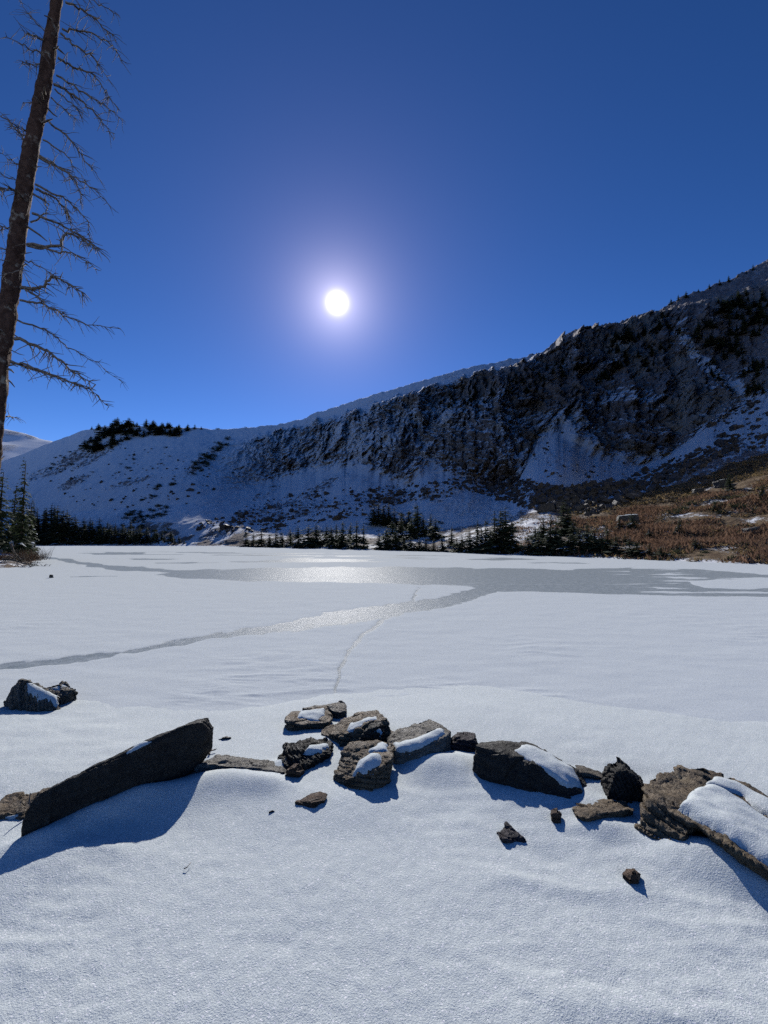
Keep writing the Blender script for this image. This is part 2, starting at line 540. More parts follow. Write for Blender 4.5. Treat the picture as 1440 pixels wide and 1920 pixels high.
def build_mountain():
    pxs = np.concatenate([np.linspace(-700, -40, 60)[:-1], np.linspace(-40, 1480, 1120), np.linspace(1480, 2200, 60)[1:]])
    nc = len(pxs)
    u = (pxs - 720) / F_PX / CP

    def lvl(py, Y):
        b = (960.0 - py) / F_PX
        v = (SP + b * CP) / (CP - b * SP)
        return v, CAM_H + v * Y
    def sm(a, n=45):
        return np.convolve(np.pad(a, n, 'edge'), np.hanning(2 * n + 1) / np.hanning(2 * n + 1).sum(), 'valid')
    Ys = sm(T_shoreY(pxs), 20)
    wob = fbm(pxs * 0.012, 0 * pxs, 0 * pxs, 2)
    rug = fbm(pxs * 0.045, 3 + 0 * pxs, 0 * pxs, 4)
    Ys = Ys * (1 + 0.03 * wob)
    Yf = np.maximum(sm(T_footY(pxs)), Ys + 12)
    vf, zf = lvl(sm(T_footPy(pxs), 20), Yf)
    cl = sm(T_cliff(pxs), 60)
    Yr = sm(T_ridgeY(pxs), 60)
    vr, zr = lvl(sm(T_ridgePy(pxs), 8) + 2.5 * rug * (0.3 + 0.9 * sstep(880, 1050, pxs)), Yr)
    vt, _ = lvl(sm(T_topPy(pxs), 20) + 14 * rug * cl, Yr)
    vb, _ = lvl(np.convolve(np.pad(T_basePy(pxs), 6, 'edge'), np.ones(13) / 13, 'valid'), Yr)
    st_top = 1.0
    Yt = Yr * (st_top - vr) / (st_top - vt)
    sc = 1.75
    Yb = Yt * (sc - vt) / (sc - vb)
    # where there is no cliff, points are spread evenly up the slope
    Yt = cl * Yt + (1 - cl) * (Yf + 0.72 * (Yr - Yf))
    Yb = cl * Yb + (1 - cl) * (Yf + 0.40 * (Yr - Yf))
    zt = cl * (CAM_H + vt * Yt) + (1 - cl) * (zf + 0.66 * (zr - zf))
    zb = cl * (CAM_H + vb * Yb) + (1 - cl) * (zf + 0.33 * (zr - zf))
    ctrl = [(Ys - 5, 0 * Ys - 0.8), (Ys, 0 * Ys), (Ys + 0.25 * (Yf - Ys), 0.5 + 0.10 * zf), (Yf, zf), (Yf + 0.55 * (Yb - Yf), zf + 0.42 * (zb - zf)),
            (Yb, zb), (Yt, zt), (Yr, zr), (Yr + 30, zr - 6), (Yr + 260, zr - 90)]
    rows = [10, 26, 60, 60, 60, 150, 70, 8, 6]
    Yl, Zl, Sl = [], [], []
    for k in range(len(ctrl) - 1):
        t = np.linspace(0, 1, rows[k], endpoint=(k == len(ctrl) - 2))[:, None]
        Yl.append(ctrl[k][0] + t * (ctrl[k + 1][0] - ctrl[k][0])); Zl.append(ctrl[k][1] + t * (ctrl[k + 1][1] - ctrl[k][1]))
        Sl.append(k + t + 0 * Ys)
    Y = np.concatenate(Yl); Z = np.concatenate(Zl); S = np.concatenate(Sl)
    for _ in range(10):     # ease the kinks of the profile
        Ya, Za = Y.copy(), Z.copy()
        Y[1:-1] = 0.25 * Ya[:-2] + 0.5 * Ya[1:-1] + 0.25 * Ya[2:]
        Z[1:-1] = 0.25 * Za[:-2] + 0.5 * Za[1:-1] + 0.25 * Za[2:]
    X = u[None, :] * Y
    px0, py0 = chart(X, Y, Z)
    # --- relief
    cliff = cl[None, :] * sstep(4.55, 5.05, S) * sstep(6.6, 5.95, S)
    upper = sstep(5.6, 6.2, S) * sstep(8.0, 7.0, S)
    slope = sstep(2.2, 3.5, S)
    wx = X + 5 * fbm(X * 0.05, Y * 0.05, Z * 0.05, 3)
    slant = 0.35 * sstep(800, 450, px0)
    wx = wx - slant * Z
    wx = wx + 9 * pnoise(X * 0.03, Y * 0.03, Z * 0.05 + 2) + 3.5 * pnoise(X * 0.11, Y * 0.1, Z * 0.13)
    ribs = 0.9 * ridged(wx * 0.028, 0.02 * Y + 7, Z * 0.02, 2, 2.3, 0.6) + 0.55 * fbm(wx * 0.11, 0.06 * Y + 3, Z * 0.075, 4, 2.1, 0.6)
    fine = ridged(wx * 0.30, 0.1 * Y, Z * 0.07, 4, 2.1, 0.6)
    ledge = pnoise(wx * 0.06, 0.05 * Y, Z * 0.55 + 0.14 * wx) + 0.6 * pnoise(wx * 0.15, 0.1 * Y + 5, Z * 1.3 + 0.35 * wx)
    crag = fbm(X * 0.5, Y * 0.5, Z * 0.5, 4, 2.1, 0.6)
    gully = ridged(wx * 0.19 + 0.05 * Z, 0.03 * Y + 11, Z * 0.030 - 0.02 * wx, 3, 2.1, 0.55)
    push = cliff * (5.0 * ribs + 1.5 * fine + 0.6 * ledge + 0.9 * crag + 1.6 * gully)
    Y2 = Y - push
    X2 = X - 0.12 * push * np.sign(X) + cliff * 0.8 * crag
    Z2 = Z + slope * (1.1 * fbm(X * 0.03, Y * 0.03, 0 * X, 4) + 0.30 * fbm(X * 0.25, Y * 0.25, 3 + 0 * X, 4)) \
        + (upper * (0.2 + 0.8 * cl[None, :]) + 0.6 * cliff) * (0.4 + 0.6 * sstep(900, 1050, px0)) * (0.9 * ridged(X * 0.09, Y * 0.09, Z * 0.05, 4, 2.1, 0.6) + 0.6 * crag - 0.5) \
        + sstep(1.1, 1.8, S) * (1 - slope) * 0.5 * fbm(X * 0.18, Y * 0.18, 5 + 0 * X, 4)
    talus = chart_poly_mask(px0, py0, [
        (1250, 905, 190, 32, -24, 1.0), (1380, 850, 100, 30, -24, 1.0), (980, 925, 110, 26, 14, 0.85), (900, 890, 60, 30, 20, 0.55), (1130, 930, 120, 28, -6, 0.9),
        (1010, 845, 46, 22, 30, 0.9), (770, 930, 120, 16, -8, 0.75), (560, 955, 110, 22, -4, 0.8), (600, 915, 70, 12, -25, 0.9), (500, 925, 40, 8, -30, 0.8), (480, 988, 50, 10, 0, 0.45),
        (120, 870, 70, 14, -28, 1.05), (180, 855, 60, 11, -28, 1.0), (140, 905, 42, 10, -25, 0.95), (240, 905, 60, 8, -15, 0.7), (75, 890, 35, 10, -25, 0.9), (900, 955, 140, 20, 6, 0.5),
        (385, 862, 55, 13, -40, 1.0), (280, 962, 50, 16, -10, 0.45), (230, 985, 80, 20, 0, 0.5), (700, 1005, 160, 10, 0, 0.25), (1420, 720, 60, 60, 0, 0.35),
        (1130, 690, 120, 60, -20, 0.55), (1370, 640, 130, 70, -25, 0.75), (1000, 720, 90, 40, -25, 0.5), (880, 745, 80, 25, -20, 0.55), (1250, 740, 60, 40, 20, 0.45)])
    blocks = np.maximum(0, pnoise(X * 0.55, Y * 0.55, Z * 0.55)) + 0.5 * np.maximum(0, pnoise(X * 1.3, Y * 1.3, Z * 1.3))
    Z2 = Z2 + talus * slope * 1.1 * blocks
    V = np.stack([X2, Y2, Z2], -1)
    # --- surface normals
    du = np.gradient(V, axis=1); dv = np.gradient(V, axis=0)
    N = np.cross(du, dv); N /= (np.linalg.norm(N, axis=-1, keepdims=True) + 1e-9)
    N *= np.sign(N[..., 2:3] + 1e-9) if False else 1.0
    nz = N[..., 2]
    # --- snow cover
    sn_cl = sstep(0.36, 0.66, nz + 0.10 * crag + 0.10 * sstep(1100, 600, px0) - 0.08 * sstep(950, 1250, px0))
    snow = (1 - cliff) * (1.02 + 0.25 * fbm(X * 0.08, Y * 0.08, 9 + 0 * X, 4)) + cliff * (0.15 + 0.30 * sstep(1080, 860, px0) + 0.50 * sn_cl + 0.62 * sstep(0.3, -0.35, gully) * sstep(1300, 900, px0) + 0.20 * sstep(0.2, -0.4, gully) + 0.36 * fbm(X * 0.05, Y * 0.05, Z * 0.05 + 3, 3))
    snow -= upper * (1 - cliff) * cl[None, :] * (0.30 + 0.95 * sstep(950, 1150, px0))
    tongue = chart_poly_mask(px0, py0, [(1060, 845, 50, 62, -10, 1), (1150, 890, 110, 22, 5, 0.9), (1215, 868, 60, 12, -8, 0.9), (1320, 700, 90, 14, 42, 0.75), (1420, 790, 50, 40, 40, 0.7),
                                        (990, 690, 30, 8, 30, 0.4), (870, 930, 60, 30, 30, 0.4)])
    snow = snow + tongue * (1.0 - 0.1 * cliff)
    face = cliff * sstep(0.0, 0.35, fbm(wx * 0.05, 0.02 * Y + 30, Z * 0.022, 3)) * (0.35 + 0.65 * sstep(880, 1040, px0))
    snow = snow - 0.36 * face * (1 - tongue)
    dark = talus * (0.40 + 0.75 * blocks + 0.25 * crag)
    snow = snow - dark * (1 - tongue * 0.8)
    # bare grass, heather and willow on the sunlit right bank
    foot = sstep(3.25, 2.9, S) * sstep(0.9, 1.2, S)
    rightb = sstep(1010, 1210, px0)
    snow = snow - foot * (0.62 * rightb + 0.42 * (1 - rightb)) - foot * 0.5 * fbm(X * 0.2, Y * 0.2, 30 + 0 * X, 4) - 0.1 * foot
    snow += chart_poly_mask(px0, py0, [(380, 985, 45, 16, -15, 0.9), (1000, 985, 40, 12, 5, 0.35), (1350, 885, 90, 9, -24, 0.25), (1180, 975, 40, 7, -5, 0.5), (1110, 1000, 40, 9, -10, 0.4), (700, 1005, 100, 8, 0, 0.4)])
    scrub = np.clip(foot * (0.35 + 0.65 * rightb) + 0.3 * sstep(3.3, 3.0, S) * rightb, 0, 1)
    me = mesh_np("mountain", V.reshape(-1, 3), grid_faces(*X.shape), [M_MOUNT], True, {'snow': np.clip(snow, -0.5, 1.5), 'scrub': scrub, 'face': face})
    tag(obj("mountain_terrain", me), kind='structure')
    cpx, cpy = chart(V[..., 0], V[..., 1], V[..., 2])
    return V, cpx, cpy, S, pxs, N


MV, MPX, MPY, MS, MCOL, MN = build_mountain()


def on_mountain(px, py):
    """point of the mountain seen at a photo pixel (nearest surface first)"""
    c = int(np.clip(np.searchsorted(MCOL, px), 1, len(MCOL) - 2))
    col = MPY[10:-14, c]
    run = np.minimum.accumulate(col)
    k = np.argmax(run <= py) if (run <= py).any() else len(col) - 1
    return Vector([float(t) for t in MV[10 + k, c]])


def build_far_hill():
    # a lower snowy hill seen past the left end of the ridge
    nx, ny = 120, 60
    xs = np.linspace(-620, -250, nx); ys = np.linspace(330, 620, ny)
    X, Y = np.meshgrid(xs, ys)
    top = np.interp((X / Y), [-1.3, -1.0, -0.9, -0.84, -0.78, -0.7, -0.5], [0.36, 0.29, 0.265, 0.25, 0.235, 0.2, 0.1])
    t = (Y - 330) / 290
    Z = CAM_H + Y * top * np.clip(0.35 + 1.0 * t, 0, 1.0) * 1.0
    Z = np.where(t > 0.65, CAM_H + (330 + 0.65 * 290) * top + (Y - 518) * 0.02, Z) + 2.5 * fbm(X * 0.02, Y * 0.02, 0 * X, 4)
    snow = 0.75 + 0.4 * fbm(X * 0.03, Y * 0.03, 4 + 0 * X, 4)
    me = mesh_np("far_hill", np.stack([X, Y, Z], -1).reshape(-1, 3), grid_faces(ny, nx), [M_MOUNT], True, {'snow': snow, 'scrub': 0 * snow})
    tag(obj("far_hill", me), kind='structure')


build_far_hill()

# ------------------------------------------------------------------ snowy bank in front
BUMPS = []      # (x, y, rx, ry, angle, height)


def bump_px(px, py, rpx, rpy, h, ang=0.0, z=0.1):
    p = G(px, py, z)
    s = p.y / F_PX
    BUMPS.append((p.x, p.y, rpx * s, rpy * s * 2.0, math.radians(ang), h))


bump_px(415, 1468, 70, 24, 0.065, 10)
bump_px(500, 1474, 50, 16, 0.045, -8)
bump_px(300, 1500, 90, 30, 0.05, 20)
bump_px(830, 1440, 80, 26, 0.08, 0)
bump_px(700, 1500, 70, 30, 0.02)
bump_px(1130, 1556, 50, 14, 0.025, 0)
bump_px(1000, 1500, 110, 30, 0.03)
bump_px(1330, 1600, 100, 34, 0.05, -20)
bump_px(540, 1432, 30, 10, 0.04)
bump_px(560, 1500, 120, 40, 0.03)
bump_px(120, 1600, 140, 40, 0.03)


bump_px(1430, 1672, 80, 18, 0.06, -33)
bump_px(1350, 1615, 60, 16, 0.045, -35)
bump_px(80, 1580, 55, 14, 0.045, 28)
bump_px(170, 1536, 60, 14, 0.05, 28)
bump_px(255, 1503, 55, 14, 0.05, 25)


def bank_h(X, Y):
    X = np.asarray(X, float); Y = np.asarray(Y, float)
    edge = 4.0 + 0.12 * X + 0.25 * np.sin(X * 1.3 + 0.5) - 0.25 * np.clip(X - 0.6, 0, 9) ** 1.2
    h = 0.092 * sstep(edge + 1.2, edge - 0.8, Y) - 0.05 * sstep(edge + 0.7, edge + 1.5, Y)
    h = h + 0.013 * fbm(X * 0.8, Y * 0.8, 0 * X, 3) + 0.003 * fbm(X * 4, Y * 4, 3 + 0 * X, 3) + 0.010 * np.maximum(0, ridged(X * 0.9 + 0.4 * Y, Y * 2.8, 6 + 0 * X, 3) - 0.5) * sstep(-0.1, 0.4, fbm(X * 0.5, Y * 0.5, 19 + 0 * X, 2))
    for (x, y, rx, ry, a, hh) in BUMPS:
        dx, dy = X - x, Y - y
        ex = (dx * math.cos(a) + dy * math.sin(a)) / rx; ey = (-dx * math.sin(a) + dy * math.cos(a)) / ry
        h = h + hh * np.exp(-(ex * ex + ey * ey))
    return h


def build_bank():
    nr, nc = 420, 520
    inv = np.linspace(1 / 0.55, 1 / 6.4, nr)
    Y = (1 / inv)[:, None] + np.zeros((1, nc))
    uu = np.sign(np.linspace(-1, 1, nc)) * np.abs(np.linspace(-1, 1, nc)) ** 1.15 * 1.6
    X = uu[None, :] * Y
    # a step back behind the camera too
    Z = bank_h(X, Y) + 0.0025 * fbm(X * 18, Y * 18, 0 * X, 3)
    Yb = np.concatenate([np.linspace(-12, 0.5, 12)[:, None] + np.zeros((1, nc)), Y])
    Xb = np.concatenate([np.repeat((uu * 9)[None, :], 11, 0), (uu * 0.6)[None, :], X])
    Zb = np.concatenate([bank_h(Xb[:12], Yb[:12]), Z])
    me = mesh_np("snow_bank", np.stack([Xb, Yb, Zb], -1).reshape(-1, 3), grid_faces(*Xb.shape), [M_SNOW])
    tag(obj("snow_bank", me), kind='structure')


build_bank()

# ------------------------------------------------------------------ rocks in the foreground
M_SLATE = make_rock("dark_slate", (0.030, 0.028, 0.024), (0.085, 0.078, 0.064), (0.17, 0.155, 0.12))
M_GREY = make_rock("grey_brown_gneiss", (0.12, 0.105, 0.08), (0.36, 0.31, 0.24), (0.52, 0.47, 0.38), (0.42, 0.34, 0.23))
M_WARM = make_rock("warm_brown_layered_stone", (0.13, 0.095, 0.058), (0.40, 0.30, 0.19), (0.58, 0.48, 0.34), (0.44, 0.35, 0.21))
M_PALE = make_rock("pale_grey_stone", (0.17, 0.155, 0.125), (0.40, 0.365, 0.30), (0.58, 0.54, 0.45), (0.46, 0.41, 0.31))
M_BROWN = make_rock("rusty_brown_stone", (0.09, 0.05, 0.03), (0.21, 0.125, 0.075), (0.31, 0.21, 0.14))
M_PURPLE = make_rock("purplish_stone", (0.05, 0.042, 0.048), (0.12, 0.095, 0.10), (0.19, 0.155, 0.15))
M_TAN = make_rock("tan_lichened_stone", (0.16, 0.115, 0.07), (0.40, 0.30, 0.19), (0.52, 0.42, 0.28), (0.42, 0.24, 0.09))


def hull_bm(points, bm):
    b2 = bmesh.new()
    for p in points:
        b2.verts.new(p)
    bmesh.ops.convex_hull(b2, input=b2.verts)
    for v in [v for v in b2.verts if not v.link_faces]:
        b2.verts.remove(v)
    tmp = bpy.data.meshes.new("tmp"); b2.to_mesh(tmp); b2.free()
    bm.from_mesh(tmp); bpy.data.meshes.remove(tmp)


def remesh(bm, voxel, smooth=0):
    me = bpy.data.meshes.new("tmp_hull"); bm.to_mesh(me); bm.free()
    o = bpy.data.objects.new("tmp_hull", me); COL.objects.link(o)
    m = o.modifiers.new("r", 'REMESH'); m.mode = 'VOXEL'; m.voxel_size = voxel
    if smooth:
        sm = o.modifiers.new("s", 'SMOOTH'); sm.iterations = smooth; sm.factor = 0.5
    dg = bpy.context.evaluated_depsgraph_get()
    ev = o.evaluated_get(dg); em = ev.to_mesh()
    nv, nf = len(em.vertices), len(em.polygons)
    V = np.empty(nv * 3, np.float32); em.vertices.foreach_get('co', V)
    N = np.empty(nv * 3, np.float32); em.vertices.foreach_get('normal', N)
    L = np.empty(len(em.loops), np.int32); em.loops.foreach_get('vertex_index', L)
    T = np.empty(nf, np.int32); em.polygons.foreach_get('loop_total', T)
    ok = (T == 4).all()
    V = V.reshape(-1, 3).astype(float); N = N.reshape(-1, 3).astype(float)
    if ok:
        Fc = L.reshape(-1, 4)
    else:
        st = np.concatenate([[0], np.cumsum(T)[:-1]])
        Fc = np.array([[L[a], L[a + 1], L[a + 2], L[a + 3] if t == 4 else L[a + 2]] for a, t in zip(st, T)])
    ev.to_mesh_clear()
    bpy.data.objects.remove(o); bpy.data.meshes.remove(me)
    return V, N, Fc


def strata(V, N, ns, layer, amp, rough, seed):
    ns = np.array(ns, float); ns /= np.linalg.norm(ns)
    X, Y, Z = (V * 1.0).T
    warp = fbm(X * 2.5 + seed, Y * 2.5, Z * 2.5, 3)
    d = (V @ ns) + 0.35 * layer * warp
    k = np.floor(d / layer); fr = d / layer - k
    rnd = np.sin((k + seed) * 78.233 + 12.9) * 43758.5
    rnd = rnd - np.floor(rnd) - 0.5
    side = 1 - np.abs(N @ ns) ** 2
    off = side * amp * (rnd * 1.3 - 0.9 * sstep(0.16, 0.0, np.minimum(fr, 1 - fr)))
    chunk = fbm(X * 5 + seed, Y * 5, Z * 5, 5, 2.1, 0.58)
    blocky = pnoise(X * 9 + seed, Y * 9, Z * 9)
    blocky = np.round(blocky * 3) / 3
    # angular facets: cells broken off at their own depth
    cells = np.random.default_rng(int(seed) + 100).uniform(V.min(0) - 0.02, V.max(0) + 0.02, size=(46, 3))
    dd = ((V[:, None, :] - cells[None]) ** 2).sum(-1) ** 0.5
    srt = np.sort(dd, 1); idx = dd.argmin(1)
    tilt = np.random.default_rng(int(seed) + 200).normal(size=(46, 3))
    base_ = np.random.default_rng(int(seed) + 300).uniform(-1, 1, 46)
    face = base_[idx] * 0.9 + 9.0 * ((V - cells[idx]) * tilt[idx]).sum(1) - 0.8 * sstep(0.010, 0.0, srt[:, 1] - srt[:, 0]) - 0.3
    off += rough * 0.55 * np.clip(face, -2.2, 1.2)
    off += rough * (0.9 * chunk + 0.5 * blocky) + rough * 0.35 * ridged(X * 22, Y * 22 + seed, Z * 22, 3)
    return V + N * off[:, None]


def rock(name, label, hulls, mat, group=None, voxel=0.008, ns=(0.15, 0.25, 1.0), layer=0.03, amp=0.010, rough=0.010, seed=1, caps=(), cat="rock", smooth=1):
    """hulls: lists of (photo x, photo y, depth) corners; the buried foot is added underneath"""
    bm = bmesh.new()
    allp = []
    for h in hulls:
        pts = [W(*p) for p in h]
        zmin = min(p.z for p in pts)
        for p in list(pts):
            if p.z < zmin + 0.05:
                pts.append(Vector((p.x, p.y + 0.03, p.z - 0.14)))
        allp += pts
        hull_bm(pts, bm)
    V0, N0, Fc = remesh(bm, voxel, smooth)
    V = strata(V0, N0, ns, layer, amp * 1.7, rough * 1.1, seed)
    org = np.mean(V, axis=0); org[2] = V[:, 2].min()
    root = obj(name, mesh_np(name, V - org, Fc, [mat], True), loc=org)
    tag(root, label, cat, group)
    for ci, (poly, thick) in enumerate(caps):
        Vs = V0 + N0 * 0.004
        px, py = chart(Vs[:, 0], Vs[:, 1], Vs[:, 2])
        wob = 3.0 * fbm(V0[:, 0] * 14, V0[:, 1] * 14, V0[:, 2] * 14 + ci, 2)
        dist = poly_in(px, py, poly) + wob
        f = np.where(N0[:, 2] > 0.12, dist, -99)
        keep = f > -3
        fm = keep[Fc].all(1)
        if fm.sum() < 8:
            print("CAP EMPTY", name); continue
        F2 = Fc[fm]
        used, inv = np.unique(F2, return_inverse=True)
        h = thick * np.sqrt(np.clip(f[used] / 14.0, 0, 1)) - 0.016 * (f[used] < 0)
        h = h * (1 + 0.25 * fbm(V0[used, 0] * 9, V0[used, 1] * 9, V0[used, 2] * 9, 2))
        P = V0[used] + np.outer(h, (0, -0.15, 1.0)) + np.outer(h * 0.35, (1, 1, 0)) * N0[used]
        # soften
        E = np.concatenate([inv.reshape(-1, 4)[:, [0, 1]], inv.reshape(-1, 4)[:, [1, 2]], inv.reshape(-1, 4)[:, [2, 3]], inv.reshape(-1, 4)[:, [3, 0]]])
        for _ in range(8):
            acc_ = np.zeros_like(P); cnt = np.zeros(len(P))
            np.add.at(acc_, E[:, 0], P[E[:, 1]]); np.add.at(cnt, E[:, 0], 1)
            np.add.at(acc_, E[:, 1], P[E[:, 0]]); np.add.at(cnt, E[:, 1], 1)
            P = np.where((f[used] > 0)[:, None], 0.5 * P + 0.5 * acc_ / np.maximum(cnt, 1)[:, None], P)
        obj("snow_cap", mesh_np("snow_cap", P - org, inv.reshape(-1, 4), [M_SNOW], True), root)
    return root


def flat(pts, Y, t=0.12, lean=0.0, dz=0.0):
    """a slab: a face traced at depth Y (number or function of photo x) and the same face set back by t"""
    out = []
    ys = [p[1] for p in pts]; y0, y1 = min(ys), max(ys)
    for x, y in pts:
        d = Y(x) if callable(Y) else Y
        d2 = d + lean * (y1 - y) / max(1, (y1 - y0))
        out.append((x, y, d2))
        u, v = ray(x, y)
        w = Vector((float(u * d2), d2, float(CAM_H + v * d2))) + Vector((0.02, t, dz))
        cx, cy = chart(w.x, w.y, w.z)
        out.append((float(cx), float(cy), w.y))
    return out


GR = "rocks poking out of the snow along the shore"
rock("leaning_rock", "long dark slate slab leaning on edge with one end raised off the snow",
     [flat([(40, 1580), (43, 1525), (62, 1498), (100, 1476), (235, 1405), (300, 1385), (350, 1360), (372, 1356), (382, 1374), (381, 1412), (350, 1441), (312, 1468), (280, 1484), (200, 1507), (130, 1537), (80, 1562)],
           lambda x: 2.36 + (x - 40) / 340 * 0.62, 0.11, 0.05, -0.015)], M_SLATE, GR, 0.008, ns=(-0.67, 0.74, 0.12), layer=0.03, amp=0.006, rough=0.006, seed=3,
     caps=[([(230, 1412), (262, 1390), (290, 1384), (300, 1386), (280, 1398), (245, 1411)], 0.012)])
rock("buried_ledge_rock", "thin grey rock edge showing between the raised slab end and a snow mound",
     [flat([(338, 1446), (385, 1433), (425, 1436), (480, 1440), (528, 1447), (552, 1463), (548, 1482), (440, 1475), (350, 1468)], 2.995, 0.16, 0.03, -0.02)], M_PALE, GR, 0.008, seed=5, rough=0.008)
rock("small_round_stone", "small round rusty stone at the end of the thin rock edge", [flat([(533, 1455), (540, 1442), (552, 1440), (561, 1450), (559, 1464), (545, 1468)], 2.96, 0.07)], M_BROWN, GR, 0.005, seed=8, rough=0.005)
rock("corner_rock", "tan lichen-stained rock cut off by the picture edge beside the long slab",
     [flat([(-60, 1540), (-20, 1530), (40, 1520), (46, 1555), (30, 1583), (-10, 1592), (-60, 1600)], 2.50, 0.22, 0.1)], M_TAN, GR, 0.008, seed=9, rough=0.014,
     caps=[([(-20, 1540), (10, 1528), (40, 1522), (40, 1534), (10, 1541)], 0.012)])
rock("lone_rock", "lone hump of rock with a tail standing out on the ice, dusted with snow",
     [[(8, 1316, 4.45), (22, 1292, 4.5), (40, 1276, 4.55), (60, 1277, 4.6), (84, 1294, 4.5), (110, 1308, 4.4), (112, 1320, 4.35), (95, 1329, 4.3), (30, 1331, 4.3), (60, 1290, 4.75)],
      [(75, 1292, 4.6), (100, 1284, 4.65), (120, 1279, 4.7), (146, 1290, 4.65), (130, 1300, 4.55), (105, 1308, 4.45), (80, 1312, 4.45)]], M_GREY, GR, 0.009, seed=12, rough=0.016, ns=(0.8, 0.2, 0.6),
     caps=[([(48, 1277), (62, 1278), (90, 1294), (112, 1306), (104, 1320), (70, 1314), (46, 1300)], 0.018), ([(86, 1290), (118, 1281), (130, 1286), (110, 1296)], 0.01)])
rock("flat_rock", "low flat rock nearly covered by snow behind the rock cluster",
     [[(534, 1342, 3.95), (546, 1335, 4.05), (600, 1329, 4.15), (612, 1325, 4.15), (622, 1344, 3.95), (616, 1356, 3.82), (562, 1359, 3.78), (540, 1359, 3.8), (536, 1350, 3.85)]], M_TAN, GR, 0.007, seed=15, rough=0.008,
     caps=[([(554, 1349), (562, 1334), (608, 1327), (613, 1342), (598, 1351), (575, 1350)], 0.03)])
rock("small_square_rock", "small dark block at the far end of a thin sunken ledge, farthest in the cluster",
     [[(612, 1323, 4.15), (626, 1317, 4.25), (641, 1314, 4.3), (651, 1321, 4.25), (650, 1333, 4.1), (635, 1336, 4.05), (622, 1332, 4.08)],
      [(566, 1327, 4.35), (600, 1322, 4.4), (625, 1319, 4.35), (625, 1325, 4.25), (570, 1329, 4.3)]], M_GREY, GR, 0.007, seed=17, rough=0.007)
rock("wedge_rock", "brown wedge rock with a tongue of snow, at the back of the cluster",
     [[(602, 1378, 3.66), (640, 1400, 3.45), (676, 1396, 3.45), (736, 1382, 3.55), (648, 1376, 3.50), (690, 1361, 3.52), (726, 1346, 3.62), (650, 1344, 3.88), (680, 1334, 3.98), (705, 1333, 3.98), (602, 1370, 3.75), (735, 1372, 3.6)]],
     M_WARM, GR, 0.008, seed=21, rough=0.012, layer=0.035, amp=0.012,
     caps=[([(645, 1371), (655, 1357), (690, 1345), (706, 1341), (710, 1349), (690, 1355), (672, 1362), (660, 1374)], 0.032)])
rock("little_dark_rock", "little dark rock tucked in the gap at the middle of the cluster", [flat([(672, 1390), (688, 1368), (709, 1363), (716, 1380), (713, 1393), (690, 1396)], 3.40, 0.10, 0.05)], M_SLATE, GR, 0.006, seed=24, rough=0.009,
     caps=[([(703, 1366), (712, 1364), (722, 1380), (716, 1390), (711, 1376)], 0.02)])
rock("jagged_rock", "jagged dark wet rock on the near side of the cluster beside the rusty stone",
     [[(521, 1418, 3.25), (534, 1438, 3.10), (557, 1442, 3.05), (582, 1432, 3.1), (624, 1410, 3.25), (620, 1390, 3.45), (585, 1382, 3.5), (546, 1389, 3.45), (560, 1405, 3.2), (600, 1408, 3.25)]], M_SLATE, GR, 0.007, seed=26, rough=0.020, layer=0.022, amp=0.012, ns=(0.5, 0.3, 0.8),
     caps=[([(568, 1409), (580, 1397), (612, 1391), (620, 1399), (602, 1407)], 0.022)])
rock("centre_rock", "largest rock of the cluster, flat-topped with a dome of snow on its front slope",
     [[(622, 1464, 2.98), (650, 1482, 2.86), (692, 1498, 2.80), (714, 1480, 2.86), (634, 1452, 2.95), (646, 1462, 2.88), (706, 1446, 2.86), (737, 1420, 2.98), (645, 1398, 3.22), (665, 1391, 3.28), (708, 1389, 3.28), (739, 1394, 3.22), (728, 1455, 2.95)]],
     M_WARM, GR, 0.008, seed=30, rough=0.012, layer=0.028, amp=0.014, ns=(0.1, 0.35, 1),
     caps=[([(657, 1456), (670, 1430), (694, 1409), (716, 1416), (716, 1436), (690, 1448)], 0.040), ([(688, 1406), (714, 1388), (728, 1394), (725, 1404), (706, 1410)], 0.022)])
rock("ledge_rock", "grey rock with a long ledge of snow along its side, right end of the cluster",
     [[(740, 1426, 3.15), (756, 1438, 3.12), (812, 1430, 3.15), (828, 1435, 3.15), (844, 1410, 3.32), (740, 1408, 3.18), (770, 1412, 3.16), (800, 1400, 3.2), (839, 1378, 3.32), (727, 1384, 3.48), (760, 1363, 3.65), (805, 1347, 3.72), (845, 1371, 3.52)]],
     M_PALE, GR, 0.008, seed=34, rough=0.010, layer=0.05, amp=0.004, ns=(-0.25, 0.3, 1),
     caps=[([(734, 1393), (779, 1384), (822, 1363), (839, 1374), (800, 1399), (768, 1412), (740, 1412)], 0.038)])
rock("dusky_rock", "dusky purple rock half hidden behind the dark right-hand slab", [flat([(842, 1399), (858, 1386), (892, 1387), (900, 1412), (880, 1417), (860, 1411)], 3.32, 0.12, 0.06)], M_PURPLE, GR, 0.007, seed=37, rough=0.008)
rock("blunt_ended_rock", "dark slab with a blunt upright end and a long quilt of snow on top",
     [[(883, 1456, 2.98), (905, 1474, 2.9), (950, 1464, 2.86), (1022, 1488, 2.75), (1068, 1497, 2.72), (890, 1395, 3.02), (945, 1414, 2.94), (1014, 1441, 2.84), (1063, 1478, 2.76), (906, 1391, 3.28), (990, 1393, 3.24), (1005, 1399, 3.18), (1080, 1442, 3.02), (1101, 1470, 2.92), (1103, 1497, 2.8)]],
     M_SLATE, GR, 0.009, seed=41, rough=0.009, layer=0.06, amp=0.004, ns=(0.35, 0.25, 0.9),
     caps=[([(958, 1410), (975, 1397), (1002, 1397), (1076, 1438), (1098, 1486), (1066, 1482), (1014, 1443)], 0.034)])
